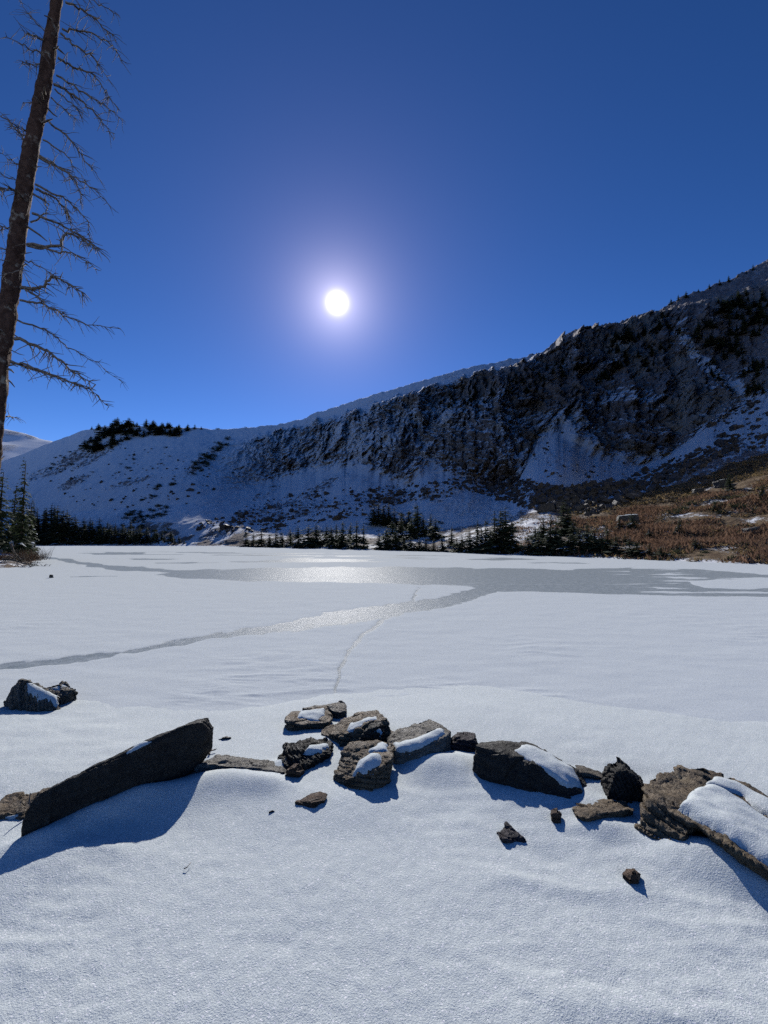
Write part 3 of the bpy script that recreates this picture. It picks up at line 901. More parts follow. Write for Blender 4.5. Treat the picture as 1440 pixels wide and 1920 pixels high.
rock("thin_sliver_rock", "thin dark sliver of rock curving behind the snow between two right-hand rocks", [flat([(1084, 1449), (1100, 1449), (1130, 1460), (1146, 1471), (1143, 1478), (1110, 1470)], 2.950, 0.10, 0.03)], M_GREY, GR, 0.006, seed=44, rough=0.005)
rock("upright_rock", "dark pointed rock standing upright beside the biggest right-hand rock",
     [flat([(1138, 1496), (1152, 1452), (1160, 1447), (1172, 1442), (1217, 1481), (1206, 1523), (1164, 1514)], 2.70, 0.13, 0.08)], M_SLATE, GR, 0.007, seed=47, rough=0.012, ns=(1, 0.2, 0.3), layer=0.025)
rock("tan_low_rock", "low tan rock with a hollow in the snow below the pointed rock",
     [[(1071, 1508, 2.680), (1104, 1496, 2.780), (1164, 1497, 2.760), (1190, 1520, 2.580), (1140, 1522, 2.540), (1096, 1537, 2.480), (1080, 1528, 2.520), (1120, 1508, 2.640)]], M_TAN, GR, 0.007, seed=50, rough=0.010)
rock("big_boulder", "biggest rock, layered grey-brown boulder with two lobes of snow, cut off by the edge",
     [[(1191, 1547, 2.46), (1225, 1568, 2.38), (1268, 1584, 2.30), (1292, 1562, 2.30), (1214, 1502, 2.52), (1262, 1517, 2.42), (1292, 1530, 2.36), (1217, 1459, 2.78), (1272, 1438, 2.92), (1315, 1433, 2.97), (1358, 1450, 2.92), (1360, 1520, 2.5)],
      [(1288, 1535, 2.36), (1358, 1584, 2.17), (1440, 1638, 2.02), (1540, 1702, 1.92), (1292, 1527, 2.37), (1360, 1578, 2.17), (1440, 1633, 2.02), (1540, 1690, 1.92), (1320, 1440, 2.96), (1375, 1458, 2.86), (1440, 1490, 2.7), (1560, 1550, 2.5)]],
     M_WARM, GR, 0.010, seed=53, rough=0.013, layer=0.045, amp=0.016, ns=(0.45, 0.1, 0.9),
     caps=[([(1274, 1512), (1298, 1482), (1337, 1471), (1388, 1500), (1440, 1538), (1600, 1640), (1600, 1740), (1440, 1625), (1366, 1578), (1306, 1536)], 0.055),
           ([(1320, 1469), (1341, 1455), (1376, 1462), (1440, 1496), (1600, 1590), (1600, 1625), (1440, 1530), (1393, 1494)], 0.040)])
rock("peaked_stone", "small dark peaked stone alone in the snow below the blunt slab", [[(933, 1560, 2.435), (949, 1540, 2.475), (961, 1552, 2.435), (989, 1573, 2.375), (946, 1573, 2.375), (965, 1562, 2.495)]], M_PURPLE, GR, 0.005, seed=60, rough=0.006)
rock("brown_pebble", "tiny brown stone in the snow below the low tan rock", [flat([(1032, 1527), (1045, 1523), (1055, 1536), (1053, 1547), (1038, 1545)], 2.5, 0.05, 0.03)], M_BROWN, GR, 0.004, seed=62, rough=0.004)
rock("faceted_stone", "faceted reddish-brown stone nearest the viewer on smooth snow", [[(1164, 1640, 2.140), (1172, 1628, 2.180), (1190, 1627, 2.200), (1203, 1640, 2.140), (1200, 1653, 2.090), (1180, 1652, 2.090), (1188, 1633, 2.110)]], M_BROWN, GR, 0.004, seed=64, rough=0.003)
rock("leaf_shaped_stone", "flat leaf-shaped reddish stone in front of the rock cluster", [[(555, 1504, 2.68), (581, 1488, 2.74), (600, 1483, 2.76), (615, 1489, 2.74), (611, 1501, 2.68), (588, 1506, 2.64)]], M_BROWN, GR, 0.004, seed=66, rough=0.003)
rock("flat_pebble", "flat dark chip of stone on the snow past the tip of the long slab", [flat([(408, 1387), (416, 1383), (428, 1384), (430, 1389), (418, 1391)], 3.640, 0.03)], M_GREY, GR, 0.004, seed=68, rough=0.003)
rock("speck_stone", "speck of dark stone in snow below the flat leaf-shaped stone", [flat([(501, 1525), (504, 1521), (509, 1523), (507, 1527)], 2.6, 0.015)], M_SLATE, GR, 0.003, seed=70, rough=0.001)
rock("ice_lump", "small dark lump lying on the far left ice", [flat([(91, 1080), (93, 1077), (97, 1078), (98, 1080)], 19.5, 0.05)], M_GREY, GR, 0.012, seed=71, rough=0.005)

# ------------------------------------------------------------------ tubes
def tube(path, radii, sides=6, start=0):
    path = [Vector(p) for p in path]
    V, Fc = [], []
    up = Vector((0.3, 0.9, 0.2)).normalized()
    for i, p in enumerate(path):
        t = (path[min(i + 1, len(path) - 1)] - path[max(i - 1, 0)]).normalized()
        a = t.cross(up)
        if a.length < 1e-4: a = t.cross(Vector((1, 0, 0)))
        a.normalize(); b = t.cross(a)
        for k in range(sides):
            th = 2 * math.pi * k / sides
            V.append(p + (a * math.cos(th) + b * math.sin(th)) * radii[i])
    for i in range(len(path) - 1):
        for k in range(sides):
            k2 = (k + 1) % sides
            Fc.append((start + i * sides + k, start + i * sides + k2, start + (i + 1) * sides + k2, start + (i + 1) * sides + k))
    return [tuple(v) for v in V], Fc


def mesh_tubes(name, tubes, mat):
    V, Fc = [], []
    for path, radii, sides in tubes:
        v, f = tube(path, radii, sides, len(V))
        V += v; Fc += f
    return mesh_np(name, np.array(V), np.array(Fc), [mat], True)


M_TWIG = make_simple("grey_dead_twig", (0.17, 0.13, 0.10), (0.42, 0.35, 0.28), 30, 0.8)
M_BARK = make_simple("dark_flaking_bark", (0.055, 0.030, 0.022), (0.17, 0.10, 0.072), 14, 0.9, 0.02, ((0.46, 0.39, 0.30), 6, 0.56))


def build_dead_tree():
    TY = 5.0
    prof = [(1340, -84, 28), (1200, -62, 25), (1050, -34, 23), (950, -24, 21), (800, -8, 19), (667, 8, 18), (583, 21, 17), (417, 43.5, 15.5), (292, 63, 15), (167, 88, 13.5), (0, 113, 10.5), (-200, 140, 10), (-450, 172, 7), (-700, 198, 2.5)]
    ys = np.array([p[0] for p in prof][::-1], float); xs = np.array([p[1] for p in prof][::-1], float); rs = np.array([p[2] for p in prof][::-1], float)
    n, sides = 420, 40
    pyv = np.linspace(1340, -700, n)
    cx = np.interp(pyv, ys, xs); r = np.interp(pyv, ys, rs)
    C = np.array([W(a, b, TY) for a, b in zip(cx, pyv)])
    r = r * TY / F_PX * 0.86
    C[:, 0] -= 0.045
    C[:, 0] += 0.012 * fbm(C[:, 2] * 1.2, 0 * r, 0 * r, 3)
    th = np.linspace(0, 2 * np.pi, sides, endpoint=False)
    P = C[:, None, :] + r[:, None, None] * np.stack([np.cos(th), np.sin(th), 0 * th], -1)[None]
    X, Y, Z = P[..., 0], P[..., 1], P[..., 2]
    dis = 0.10 * fbm(X * 5, Y * 5, Z * 1.6, 3) + 0.17 * np.round(2 * fbm(X * 14, Y * 14, Z * 6, 3)) / 2 + 0.07 * fbm(X * 40, Y * 40, Z * 25, 2)
    dis = dis + 0.35 * np.exp(-np.clip(Z, 0, 9) / 0.25)[..., ] * 1.0
    P = C[:, None, :] + (r[:, None] * (1 + dis))[..., None] * np.stack([np.cos(th), np.sin(th), 0 * th], -1)[None]
    base = C[0].copy(); base[2] = 0.0
    i = np.arange(n * sides).reshape(n, sides)
    j = np.roll(i, -1, 1)
    Fc = np.stack([i[:-1], j[:-1], j[1:], i[1:]], -1).reshape(-1, 4)
    root = empty("dead_tree", base)
    tag(root, "tall leaning dead conifer with bare drooping branches at the picture's edge", "tree")
    obj("trunk", mesh_np("trunk", P.reshape(-1, 3) - base, Fc, [M_BARK]), root)
    rnd = random.Random(5)
    Zz = 360 / 864.0
    traced = [
        [(70, 1630), (180, 1670), (320, 1720), (400, 1750), (490, 1830)], [(70, 1625), (150, 1650), (270, 1710), (350, 1730)], [(90, 1525), (200, 1570), (270, 1620), (340, 1680), (430, 1730)],
        [(100, 1440), (220, 1490), (300, 1560), (420, 1620), (550, 1720)], [(110, 1350), (200, 1370), (300, 1425), (400, 1460), (540, 1480)],
        [(115, 1295), (190, 1300), (235, 1240), (300, 1270), (370, 1320)], [(125, 1290), (160, 1330), (220, 1385), (280, 1405)], [(150, 1100), (270, 1110), (300, 1040), (380, 1080), (460, 1140)],
        [(145, 1105), (250, 1130), (340, 1140), (430, 1210)], [(170, 960), (270, 1010), (360, 1060), (450, 1120)], [(180, 830), (270, 880), (340, 930), (400, 1000), (405, 1090)],
        [(180, 850), (260, 900), (300, 950), (320, 1030)], [(195, 700), (300, 770), (350, 830), (370, 920)], [(195, 710), (330, 790), (420, 850), (510, 940)],
        [(215, 630), (300, 700), (380, 810)], [(235, 540), (310, 620), (370, 700), (450, 810)], [(262, 380), (350, 440), (440, 520), (515, 620)],
        [(280, 340), (400, 430), (480, 480), (565, 550)], [(290, 150), (350, 210), (430, 270), (490, 360)], [(300, 130), (400, 145), (500, 190), (550, 280)],
        [(310, 10), (400, 60), (470, 130), (515, 170)], [(130, 1170), (200, 1210), (260, 1250)], [(250, 440), (300, 500), (345, 540)], [(270, 400), (330, 470), (370, 530)],
        [(95, 830), (40, 800), (-40, 770)], [(90, 870), (40, 850), (-10, 850), (-60, 870)], [(60, 1040), (10, 1020), (-60, 990)], [(130, 690), (90, 600), (20, 530), (-60, 480)],
        [(215, 200), (150, 160), (110, 145)], [(200, 255), (130, 215), (30, 165)], [(190, 290), (140, 290), (100, 284)], [(170, 475), (105, 460)], [(220, 170), (140, 80), (80, -10)],
        [(40, 1130), (0, 1115), (-60, 1110)], [(150, 590), (100, 580), (60, 570)], [(110, 760), (60, 730), (0, 690)], [(150, 1190), (90, 1210), (-20, 1250)],
        [(280, 260), (330, 300), (420, 330), (470, 400), (530, 490)], [(60, 1875), (75, 1880)], [(160, 1000), (210, 960), (200, 890)], [(320, -40), (420, 0), (520, 60)], [(260, -60), (180, -90), (60, -60)]]
    for q in range(34):          # broken stubs
        py_ = rnd.uniform(40, 980); a_ = rnd.uniform(0, 6.28)
        c_ = W(float(np.interp(py_, ys, xs)), py_, TY); rr_ = float(np.interp(py_, ys, rs)) * TY / F_PX
        d_ = Vector((math.cos(a_), math.sin(a_), rnd.uniform(-0.5, 0.1))).normalized()
        p0 = c_ + d_ * rr_ * 0.5 - Vector(base); L_ = rr_ * 0.5 + rnd.uniform(0.03, 0.16)
        r_ = rnd.uniform(0.006, 0.014)
        obj("branch_stub", mesh_tubes("branch_stub", [([p0, p0 + d_ * L_ * 0.6, p0 + d_ * L_ + Vector((0, 0, rnd.gauss(0, 0.02)))], [r_, r_ * 0.85, r_ * 0.4], 6)], M_TWIG), root)
    for bi, line in enumerate(traced):
        depth = rnd.uniform(-0.45, 0.45)
        m = len(line)
        ctrl = []
        for k, (zx, zy) in enumerate(line):
            px, py = zx * Zz, zy * Zz
            if k == 0:
                px = float(np.interp(py, ys, xs)) + 0.6 * (px - float(np.interp(py, ys, xs)))
            t = k / (m - 1)
            ctrl.append(W(px, py, TY + depth * t))
        # resample with wiggle
        path = []
        for k in range(m - 1):
            for q in range(6):
                t = q / 6
                path.append(ctrl[k].lerp(ctrl[k + 1], t))
        path.append(ctrl[-1])
        L = len(path)
        sm = [path[0]] + [(path[k - 1] + path[k] * 2 + path[k + 1]) / 4 for k in range(1, L - 1)] + [path[-1]]
        sm = [p + Vector((rnd.gauss(0, 0.007), rnd.gauss(0, 0.01), rnd.gauss(0, 0.008))) if 0 < k < L - 1 else p for k, p in enumerate(sm)]
        r0 = rnd.uniform(0.011, 0.017) if bi not in (2, 5, 7) else 0.021
        if m <= 3: r0 *= 0.75
        tubes = [(sm, [r0 * (1 - 0.8 * k / (L - 1)) for k in range(L)], 6)]
        for q in range(int(L * 2.0)):
            k = rnd.randrange(2, L)
            d = (sm[min(k, L - 1)] - sm[k - 1]).normalized()
            side = Vector((rnd.gauss(0, 1), rnd.gauss(0, 1), rnd.gauss(-0.25, 0.8)))
            d2 = (d * 0.9 + side * 0.75).normalized()
            ln = rnd.uniform(0.05, 0.26) * (1.1 - 0.4 * k / L)
            pts = [sm[min(k, L - 1)]]
            for w_ in range(4):
                d2 = (d2 + Vector((rnd.gauss(0, 0.15), rnd.gauss(0, 0.15), rnd.gauss(-0.10, 0.15)))).normalized()
                pts.append(pts[-1] + d2 * ln / 4)
            rr = r0 * 0.34
            tubes.append((pts, [rr, rr * 0.8, rr * 0.65, rr * 0.5, rr * 0.3], 4))
        tubes = [([p - Vector(base) for p in pth], rad, s_) for pth, rad, s_ in tubes]
        obj("branch", mesh_tubes("branch", tubes, M_TWIG), root)


build_dead_tree()


def twig(name, label, pts, r):
    P = [W(*p) for p in pts]
    o = P[0]
    t = obj(name, mesh_tubes(name, [([p - o for p in P], [r * (1 - 0.6 * k / (len(P) - 1)) for k in range(len(P))], 6)], M_TWIG), loc=o)
    tag(t, label, "twig", "twigs poking out of the snow")


twig("twig", "short dark twig sticking up behind the left end of the long slab", [(58, 1512, 2.62), (55, 1498, 2.62), (57, 1487, 2.62)], 0.006)
twig("twig", "tiny upright twig alone in the near left snow", [(78, 1660, 2.12), (77, 1652, 2.12), (79, 1643, 2.12)], 0.005)
twig("twig", "tiny fallen bent twig on the snow below the long slab's shadow", [(345, 1629, 2.185), (351, 1626, 2.19), (358, 1617, 2.22)], 0.003)
twig("twig", "curled twig on the snow beside the raised tip of the long slab", [(392, 1414, 3.34), (394, 1408, 3.38), (402, 1406, 3.4), (406, 1404, 3.41)], 0.008)

# ------------------------------------------------------------------ conifers
M_NEEDLE = make_simple("dark_fir_needles", (0.028, 0.042, 0.022), (0.085, 0.11, 0.055), 6, 0.8, trans=0.3)
M_NEEDLE2 = make_simple("olive_fir_needles", (0.035, 0.045, 0.020), (0.10, 0.115, 0.05), 6, 0.8, trans=0.25)
M_STEM = make_simple("conifer_stem", (0.05, 0.035, 0.025), (0.11, 0.08, 0.06), 8, 0.9)
M_DUST = make_simple("snow_dusted_needles", (0.35, 0.39, 0.43), (0.65, 0.69, 0.73), 6, 0.8)


def conifer_crown(seed, h=1.0, width=0.17, whorls=26, per=8, low=0.06, ragged=0.35):
    """unit-height fir crown of many small drooping sprays"""
    r = np.random.default_rng(seed)
    V, Fc, mi = [], [], []
    lean = r.normal(0, 0.01, 2)
    for k in range(whorls):
        t = (k + r.uniform(-0.3, 0.3)) / (whorls - 1)
        t = min(max(t, 0), 1)
        z = low + (1 - low) * t
        L = width * (1 - t) ** 0.75 * r.uniform(1 - ragged, 1 + ragged * 0.5) + 0.012
        n = max(3, int(per * (1 - 0.45 * t)))
        a0 = r.uniform(0, 6.28)
        for j in range(n):
            if r.random() < 0.10: continue
            a = a0 + 6.283 * j / n + r.uniform(-0.35, 0.35)
            ln = L * r.uniform(0.6, 1.2)
            dx, dy = math.cos(a), math.sin(a)
            droop = r.uniform(0.15, 0.5)
            segs = 4
            for s in range(segs):
                f0 = s / segs; f1 = (s + 1.25) / segs
                p0 = np.array([lean[0] * z + dx * ln * f0, lean[1] * z + dy * ln * f0, z - droop * ln * f0 ** 1.3 + r.normal(0, 0.004)])
                p1 = np.array([lean[0] * z + dx * ln * f1, lean[1] * z + dy * ln * f1, z - droop * ln * f1 ** 1.3 + r.normal(0, 0.004)])
                w = ln * r.uniform(0.26, 0.48) * (1.15 - 0.5 * f0)
                side = np.array([-dy, dx, r.uniform(-0.5, 0.5)]) * w
                dn = np.array([0, 0, -r.uniform(0.2, 0.75) * w])
                b = len(V)
                V += [p0, p0 * 0.4 + p1 * 0.6 + side + dn, p1 + dn * 0.4, p0 * 0.4 + p1 * 0.6 - side + dn * 1.3]
                Fc += [(b, b + 1, b + 2), (b, b + 2, b + 3)]
                m = 1 if (s >= 2 and r.random() < 0.09) else 0
                mi += [m, m]
    V = np.array(V) * h
    return mesh_np("crown", V, np.array(Fc), [M_NEEDLE, M_DUST], False, None, mi)


def stem_mesh(h=1.0, r=0.013):
    return mesh_tubes("trunk", [([(0, 0, -0.06), (0, 0, 0.2), (0, 0, 0.6), (0, 0, 0.97)], [r * 1.2, r, r * 0.6, r * 0.15], 7)], M_STEM)


CROWNS = [conifer_crown(100 + k, 1.0, w, wh, pr, lo, rg) for k, (w, wh, pr, lo, rg) in enumerate(
    [(0.15, 28, 8, 0.03, 0.35), (0.18, 26, 8, 0.02, 0.4), (0.13, 30, 7, 0.05, 0.45), (0.21, 22, 9, 0.0, 0.45), (0.25, 18, 9, -0.02, 0.5), (0.17, 24, 7, 0.08, 0.6)])]
STEM = stem_mesh()
def fir_with_stem(seed, w):
    c = conifer_crown(seed, 1.0, w, 15, 7, 0.0, 0.4)
    bm = bmesh.new(); bm.from_mesh(c)
    ring = [bm.verts.new((0.03 * math.cos(a), 0.03 * math.sin(a), -0.08)) for a in (0, 2.1, 4.2)]
    tip = bm.verts.new((0, 0, 1.0))
    for i in range(3):
        f = bm.faces.new((ring[i], ring[(i + 1) % 3], tip)); f.material_index = 0
    bm.to_mesh(c); bm.free()
    return c


SMALL = [fir_with_stem(200 + k, w) for k, w in enumerate((0.22, 0.27, 0.32))]


def bush_mesh(seed, mats, n=420, flat_=0.55, leaf=0.10, stems=True):
    r = np.random.default_rng(seed)
    V, Fc = [], []
    lobes = r.normal(0, 0.30, (6, 3)); lobes[:, 2] = np.abs(lobes[:, 2]) * 0.7 + 0.15
    for q in range(n):
        c = lobes[r.integers(6)] + r.normal(0, 0.20, 3)
        c[2] = max(0.0, c[2]) * flat_ * 1.3
        d = r.normal(size=3); d /= np.linalg.norm(d)
        e = np.cross(d, r.normal(size=3)); e /= np.linalg.norm(e) + 1e-9
        w = leaf * r.uniform(0.5, 1.3)
        b = len(V)
        V += [c - d * w, c + e * w * 0.6, c + d * w]
        Fc.append((b, b + 1, b + 2))
    return mesh_np("foliage", np.array(V), np.array(Fc), mats, False, None, r.integers(0, len(mats), len(Fc)))


BUSHES = [bush_mesh(300 + k, [M_NEEDLE, M_NEEDLE, M_NEEDLE2]) for k in range(4)]


def conifer(p, h, label, group, wide=1.0, kind=None, rnd=random, name="conifer"):
    k = rnd.randrange(len(CROWNS)) if kind is None else kind
    root = empty(name, p)
    root.rotation_euler = (rnd.gauss(0, 0.02), rnd.gauss(0, 0.02), rnd.uniform(0, 6.28))
    root.scale = (h * wide, h * wide, h)
    tag(root, label, "tree", group)
    c = bpy.data.objects.new("crown", CROWNS[k]); COL.objects.link(c); c.parent = root
    t = bpy.data.objects.new("trunk", STEM); COL.objects.link(t); t.parent = root
    return root


def small_tree(p, h, label, group, wide=1.0, rnd=random, name="mountain_fir"):
    o = obj(name, SMALL[rnd.randrange(3)], loc=p)
    o.scale = (h * wide, h * wide, h); o.rotation_euler = (0, 0, rnd.uniform(0, 6.28))
    tag(o, label, "tree", group)
    return o


def bush(p, w, label, group, tall=0.7, rnd=random, name="dwarf_fir_bush"):
    o = obj(name, BUSHES[rnd.randrange(len(BUSHES))], loc=p)
    o.scale = (w, w * 0.8, w * tall); o.rotation_euler = (0, 0, rnd.uniform(0, 6.28))
    tag(o, label, "bush", group)
    return o


def place(px, py, top=None):
    """ground point on the far side and the height that reaches photo row `top`"""
    p = on_mountain(px, py)
    h = None
    if top is not None:
        u, v = ray(px, top)
        h = max(0.3, float(CAM_H + v * p.y - p.z))
    p.z -= 0.05
    return p, h


rl = random.Random(21)
ORD = 'first second third fourth fifth sixth seventh eighth ninth tenth eleventh twelfth thirteenth fourteenth fifteenth sixteenth seventeenth eighteenth nineteenth twentieth twenty-first twenty-second'.split()
# --- dense stand along the far left shore
left_tops = tab([(40, 945), (60, 940), (75, 948), (93, 944), (107, 945), (124, 954), (142, 962), (170, 968), (200, 975), (218, 982), (242, 974), (270, 985), (300, 990), (345, 1000)])
xs = np.linspace(36, 345, 63)
for k, x in enumerate(xs):
    x = x + rl.uniform(-2, 2)
    row = k % 3
    p, h = place(x, (1013, 1017, 1020)[row] + rl.uniform(-1, 1), left_tops(x) + (rl.uniform(-3, 6), rl.uniform(2, 14), rl.uniform(8, 26))[row])
    lab = ("tall dark conifer, %s from the left in the back row of the far left stand", "mid-height dark conifer, %s from the left in the middle of the far left stand",
           "short dark conifer, %s from the left at the waterside of the far left stand")[row] % ORD[k // 3]
    conifer(p, h, lab, ("back row conifers of the far left stand", "middle conifers of the far left stand", "waterside conifers of the far left stand")[row], rl.uniform(1.4, 2.1), rnd=rl)

# --- shore conifers in the middle: photo x, base row, top row, width, label
mid = [(462, 1028, 996, 1.6, 0), (475, 1027, 998, 1.5, 0), (490, 1028, 993, 1.5, 0), (505, 1028, 1000, 1.7, 0), (518, 1028, 992, 1.5, 0), (530, 1028, 996, 1.5, 0),
       (560, 1026, 985, 1.2, 1), (578, 1028, 982, 1.5, 1), (592, 1025, 980, 1.2, 1), (622, 1028, 984, 0.9, 1), (643, 1028, 976, 1.1, 1), (668, 1028, 975, 1.1, 1), (682, 1029, 981, 1.0, 1), (612, 1019, 984, 1.2, 1), (632, 1018, 981, 1.2, 1), (655, 1018, 978, 1.2, 1),
       (545, 1022, 990, 1.4, 1), (700, 985, 944, 1.4, 2), (709, 984, 941, 1.4, 2), (718, 986, 945, 1.4, 2), (728, 984, 943, 1.4, 2), (738, 990, 950, 1.3, 2), (752, 992, 958, 1.3, 2), (765, 992, 955, 1.3, 2),
       (783, 1004, 942, 1.1, 3), (794, 1004, 965, 1.3, 3), (806, 1006, 962, 1.2, 3), (772, 1010, 972, 1.3, 3), (815, 1010, 970, 1.3, 3), (725, 1030, 990, 1.6, 4), (742, 1031, 995, 1.6, 4),
       (770, 1033, 1005, 1.8, 4), (798, 1035, 1007, 1.7, 4), (813, 1035, 1009, 1.7, 4), (828, 1035, 1004, 1.4, 4), (845, 1024, 985, 1.2, 4), (855, 1036, 1008, 1.7, 4), (785, 1034, 1010, 1.8, 4), (757, 1031, 1002, 1.6, 4), (710, 1029, 998, 1.5, 4), (735, 1015, 975, 1.4, 4), (750, 1012, 970, 1.4, 4),
       (866, 1037, 1000, 1.3, 5), (880, 1037, 990, 1.2, 5), (893, 1037, 973, 0.95, 5), (910, 1038, 970, 0.9, 5), (925, 1034, 955, 0.9, 5), (936, 1034, 950, 0.9, 5), (948, 1034, 949, 0.95, 5), (958, 1036, 965, 1.0, 5), (902, 1036, 985, 1.2, 5), (918, 1038, 990, 1.2, 5), (940, 1039, 998, 1.4, 5),
       (990, 1040, 1010, 1.6, 6), (1010, 1041, 1002, 1.5, 6), (1028, 1036, 963, 1.2, 6), (1040, 1032, 975, 1.4, 6), (1055, 1000, 934, 1.0, 6), (1064, 1002, 948, 1.2, 6), (1075, 1020, 975, 1.5, 6), (1098, 1036, 978, 1.2, 6), (1086, 1036, 992, 1.5, 6), (1112, 1030, 985, 1.4, 6), (1137, 1036, 983, 1.2, 6), (1125, 1038, 1000, 1.7, 6), (1150, 1040, 1002, 1.8, 6), (1002, 1030, 985, 1.4, 6), (1018, 1012, 970, 1.3, 6), (1068, 1038, 1000, 1.7, 6), (1050, 1040, 1004, 1.7, 6),
       (1160, 992, 964, 0.9, 7), (1184, 995, 958, 0.9, 7), (1170, 1020, 1000, 1.6, 7), (1190, 1044, 1012, 1.6, 6), (1215, 1045, 1016, 1.7, 6), (1178, 1042, 1008, 1.5, 6), (1236, 1046, 1022, 1.6, 6), (1272, 1003, 966, 0.9, 7), (1370, 920, 886, 0.9, 7), (1215, 1012, 990, 1.2, 7), (1300, 1030, 1008, 1.5, 7), (1340, 960, 940, 1.3, 7), (1430, 935, 905, 1.2, 7)]
lab_mid = ["short bushy conifer in the leftmost clump under the cliffs", "conifer in the waterside row of the middle shore", "conifer in the dark group upslope of the middle shore",
           "conifer beside the tallest spire behind the middle shore", "low bushy conifer at the ice edge right of the middle row", "conifer in the tall grove standing before the talus",
           "conifer in the thicket where the brown bank begins", "lone small conifer on the sunlit brown bank"]
grp_mid = ["leftmost middle shore clump", "middle shore row", "upper dark group", "spire group", "ice edge bushes", "tall grove before the talus", "thicket at the brown bank", "lone conifers on the brown bank"]
special = {(783, 942): "tall thin spire conifer rising alone behind the middle shore", (1160, 964): "small conifer on the left side of the pale snow-topped block", (1184, 958): "small conifer right against the pale snow-topped block",
           (1272, 966): "olive conifer alone amid the red-brown brush", (1370, 886): "dark little conifer high on the sunlit bank by the shadow line", (948, 949): "tallest conifer of the grove standing before the talus",
           (1055, 934): "tall conifer rising above the thicket at the start of the brown bank", (1430, 905): "small conifer at the right picture edge high on the bank",
           (1300, 1008): "low conifer near the ice at the foot of the brown bank", (1215, 990): "stubby conifer between the pale block and the red-brown brush", (1170, 1000): "wide low conifer below the pale snow-topped block", (1340, 940): "small conifer in mid-slope on the sunlit bank beside dark bushes"}
for (x, b, t, w, g) in mid:
    p, h = place(x, b, t)
    sibs = sorted(q[0] for q in mid if q[4] == g and (q[0], q[2]) not in special)
    lab = special.get((x, t)) or lab_mid[g].replace('conifer', 'conifer, ' + ORD[sibs.index(x)] + ' from the left,', 1)
    conifer(p, h, lab, grp_mid[g], w * 1.9, rnd=rl)

# --- the near left bank: mound, firs, brush
def build_left_bank():
    xs_ = np.linspace(-75, -20, 150); ys_ = np.linspace(24, 75, 130)
    X, Y = np.meshgrid(xs_, ys_)
    px, py = chart(X, Y, 0 * X)
    d = poly_in(px, py, [(-900, 1064), (-100, 1068), (20, 1064), (50, 1058), (70, 1050), (74, 1043), (62, 1036), (20, 1030), (-900, 1030)])
    Z = -0.25 + 0.95 * sstep(-8, 14, d + 3 * fbm(X * 0.3, Y * 0.3, 0 * X, 3)) + 0.35 * sstep(0, 10, d) * fbm(X * 0.5, Y * 0.5, 2 + 0 * X, 4)
    me = mesh_np("left_bank", np.stack([X, Y, Z], -1).reshape(-1, 3), grid_faces(*X.shape), [M_MOUNT], True, {'snow': 0.45 + 0.4 * fbm(X * 0.6, Y * 0.6, 7 + 0 * X, 3), 'scrub': 0 * X + 0.8})
    tag(obj("left_shore_bank", me), kind='structure')


build_left_bank()
for k, (x, Y, top, w, lab) in enumerate([(38, 33, 858, 0.85, "tall fir close behind the dead trunk on the near left bank"), (18, 36, 905, 1.1, "broad fir just right of the dead trunk on the near left bank"), (52, 37, 935, 1.2, "shorter fir at the tip of the near left bank"),
                                         (-8, 34, 880, 1.2, "fir mostly hidden by the dead trunk"), (30, 34, 965, 1.6, "low bushy fir at the foot of the near left bank")]):
    b = W(x, 1040, Y); b.z = 0.35
    u, v = ray(x, top)
    conifer(b, float(CAM_H + v * Y - b.z), lab, "firs on the near left bank", w, rnd=rl)

M_BRUSH = make_simple("red_brown_willow", (0.13, 0.075, 0.05), (0.33, 0.205, 0.135), 5, 0.85, trans=0.45)
M_STRAW = make_simple("dry_tan_grass", (0.22, 0.15, 0.07), (0.42, 0.31, 0.16), 5, 0.85, trans=0.45)
M_DRIFT = make_simple("grey_driftwood", (0.09, 0.075, 0.06), (0.25, 0.21, 0.17), 6, 0.85)


def brush_mesh(seed, n=70, h=1.0, spread=0.6):
    rr = random.Random(seed)
    tubes = []
    for q in range(n):
        p = Vector((rr.gauss(0, spread * 0.35), rr.gauss(0, spread * 0.35), -0.05))
        d = Vector((rr.gauss(0, 0.45), rr.gauss(0, 0.45), 1)).normalized()
        pts = [p]
        L = h * rr.uniform(0.4, 1.0)
        for s in range(3):
            d = (d + Vector((rr.gauss(0, 0.22), rr.gauss(0, 0.22), rr.gauss(0, 0.15)))).normalized()
            pts.append(pts[-1] + d * L / 3)
        tubes.append((pts, [0.014, 0.011, 0.008, 0.003], 3))
    return mesh_tubes("stems", tubes, M_BRUSH if seed % 2 else M_DRIFT)


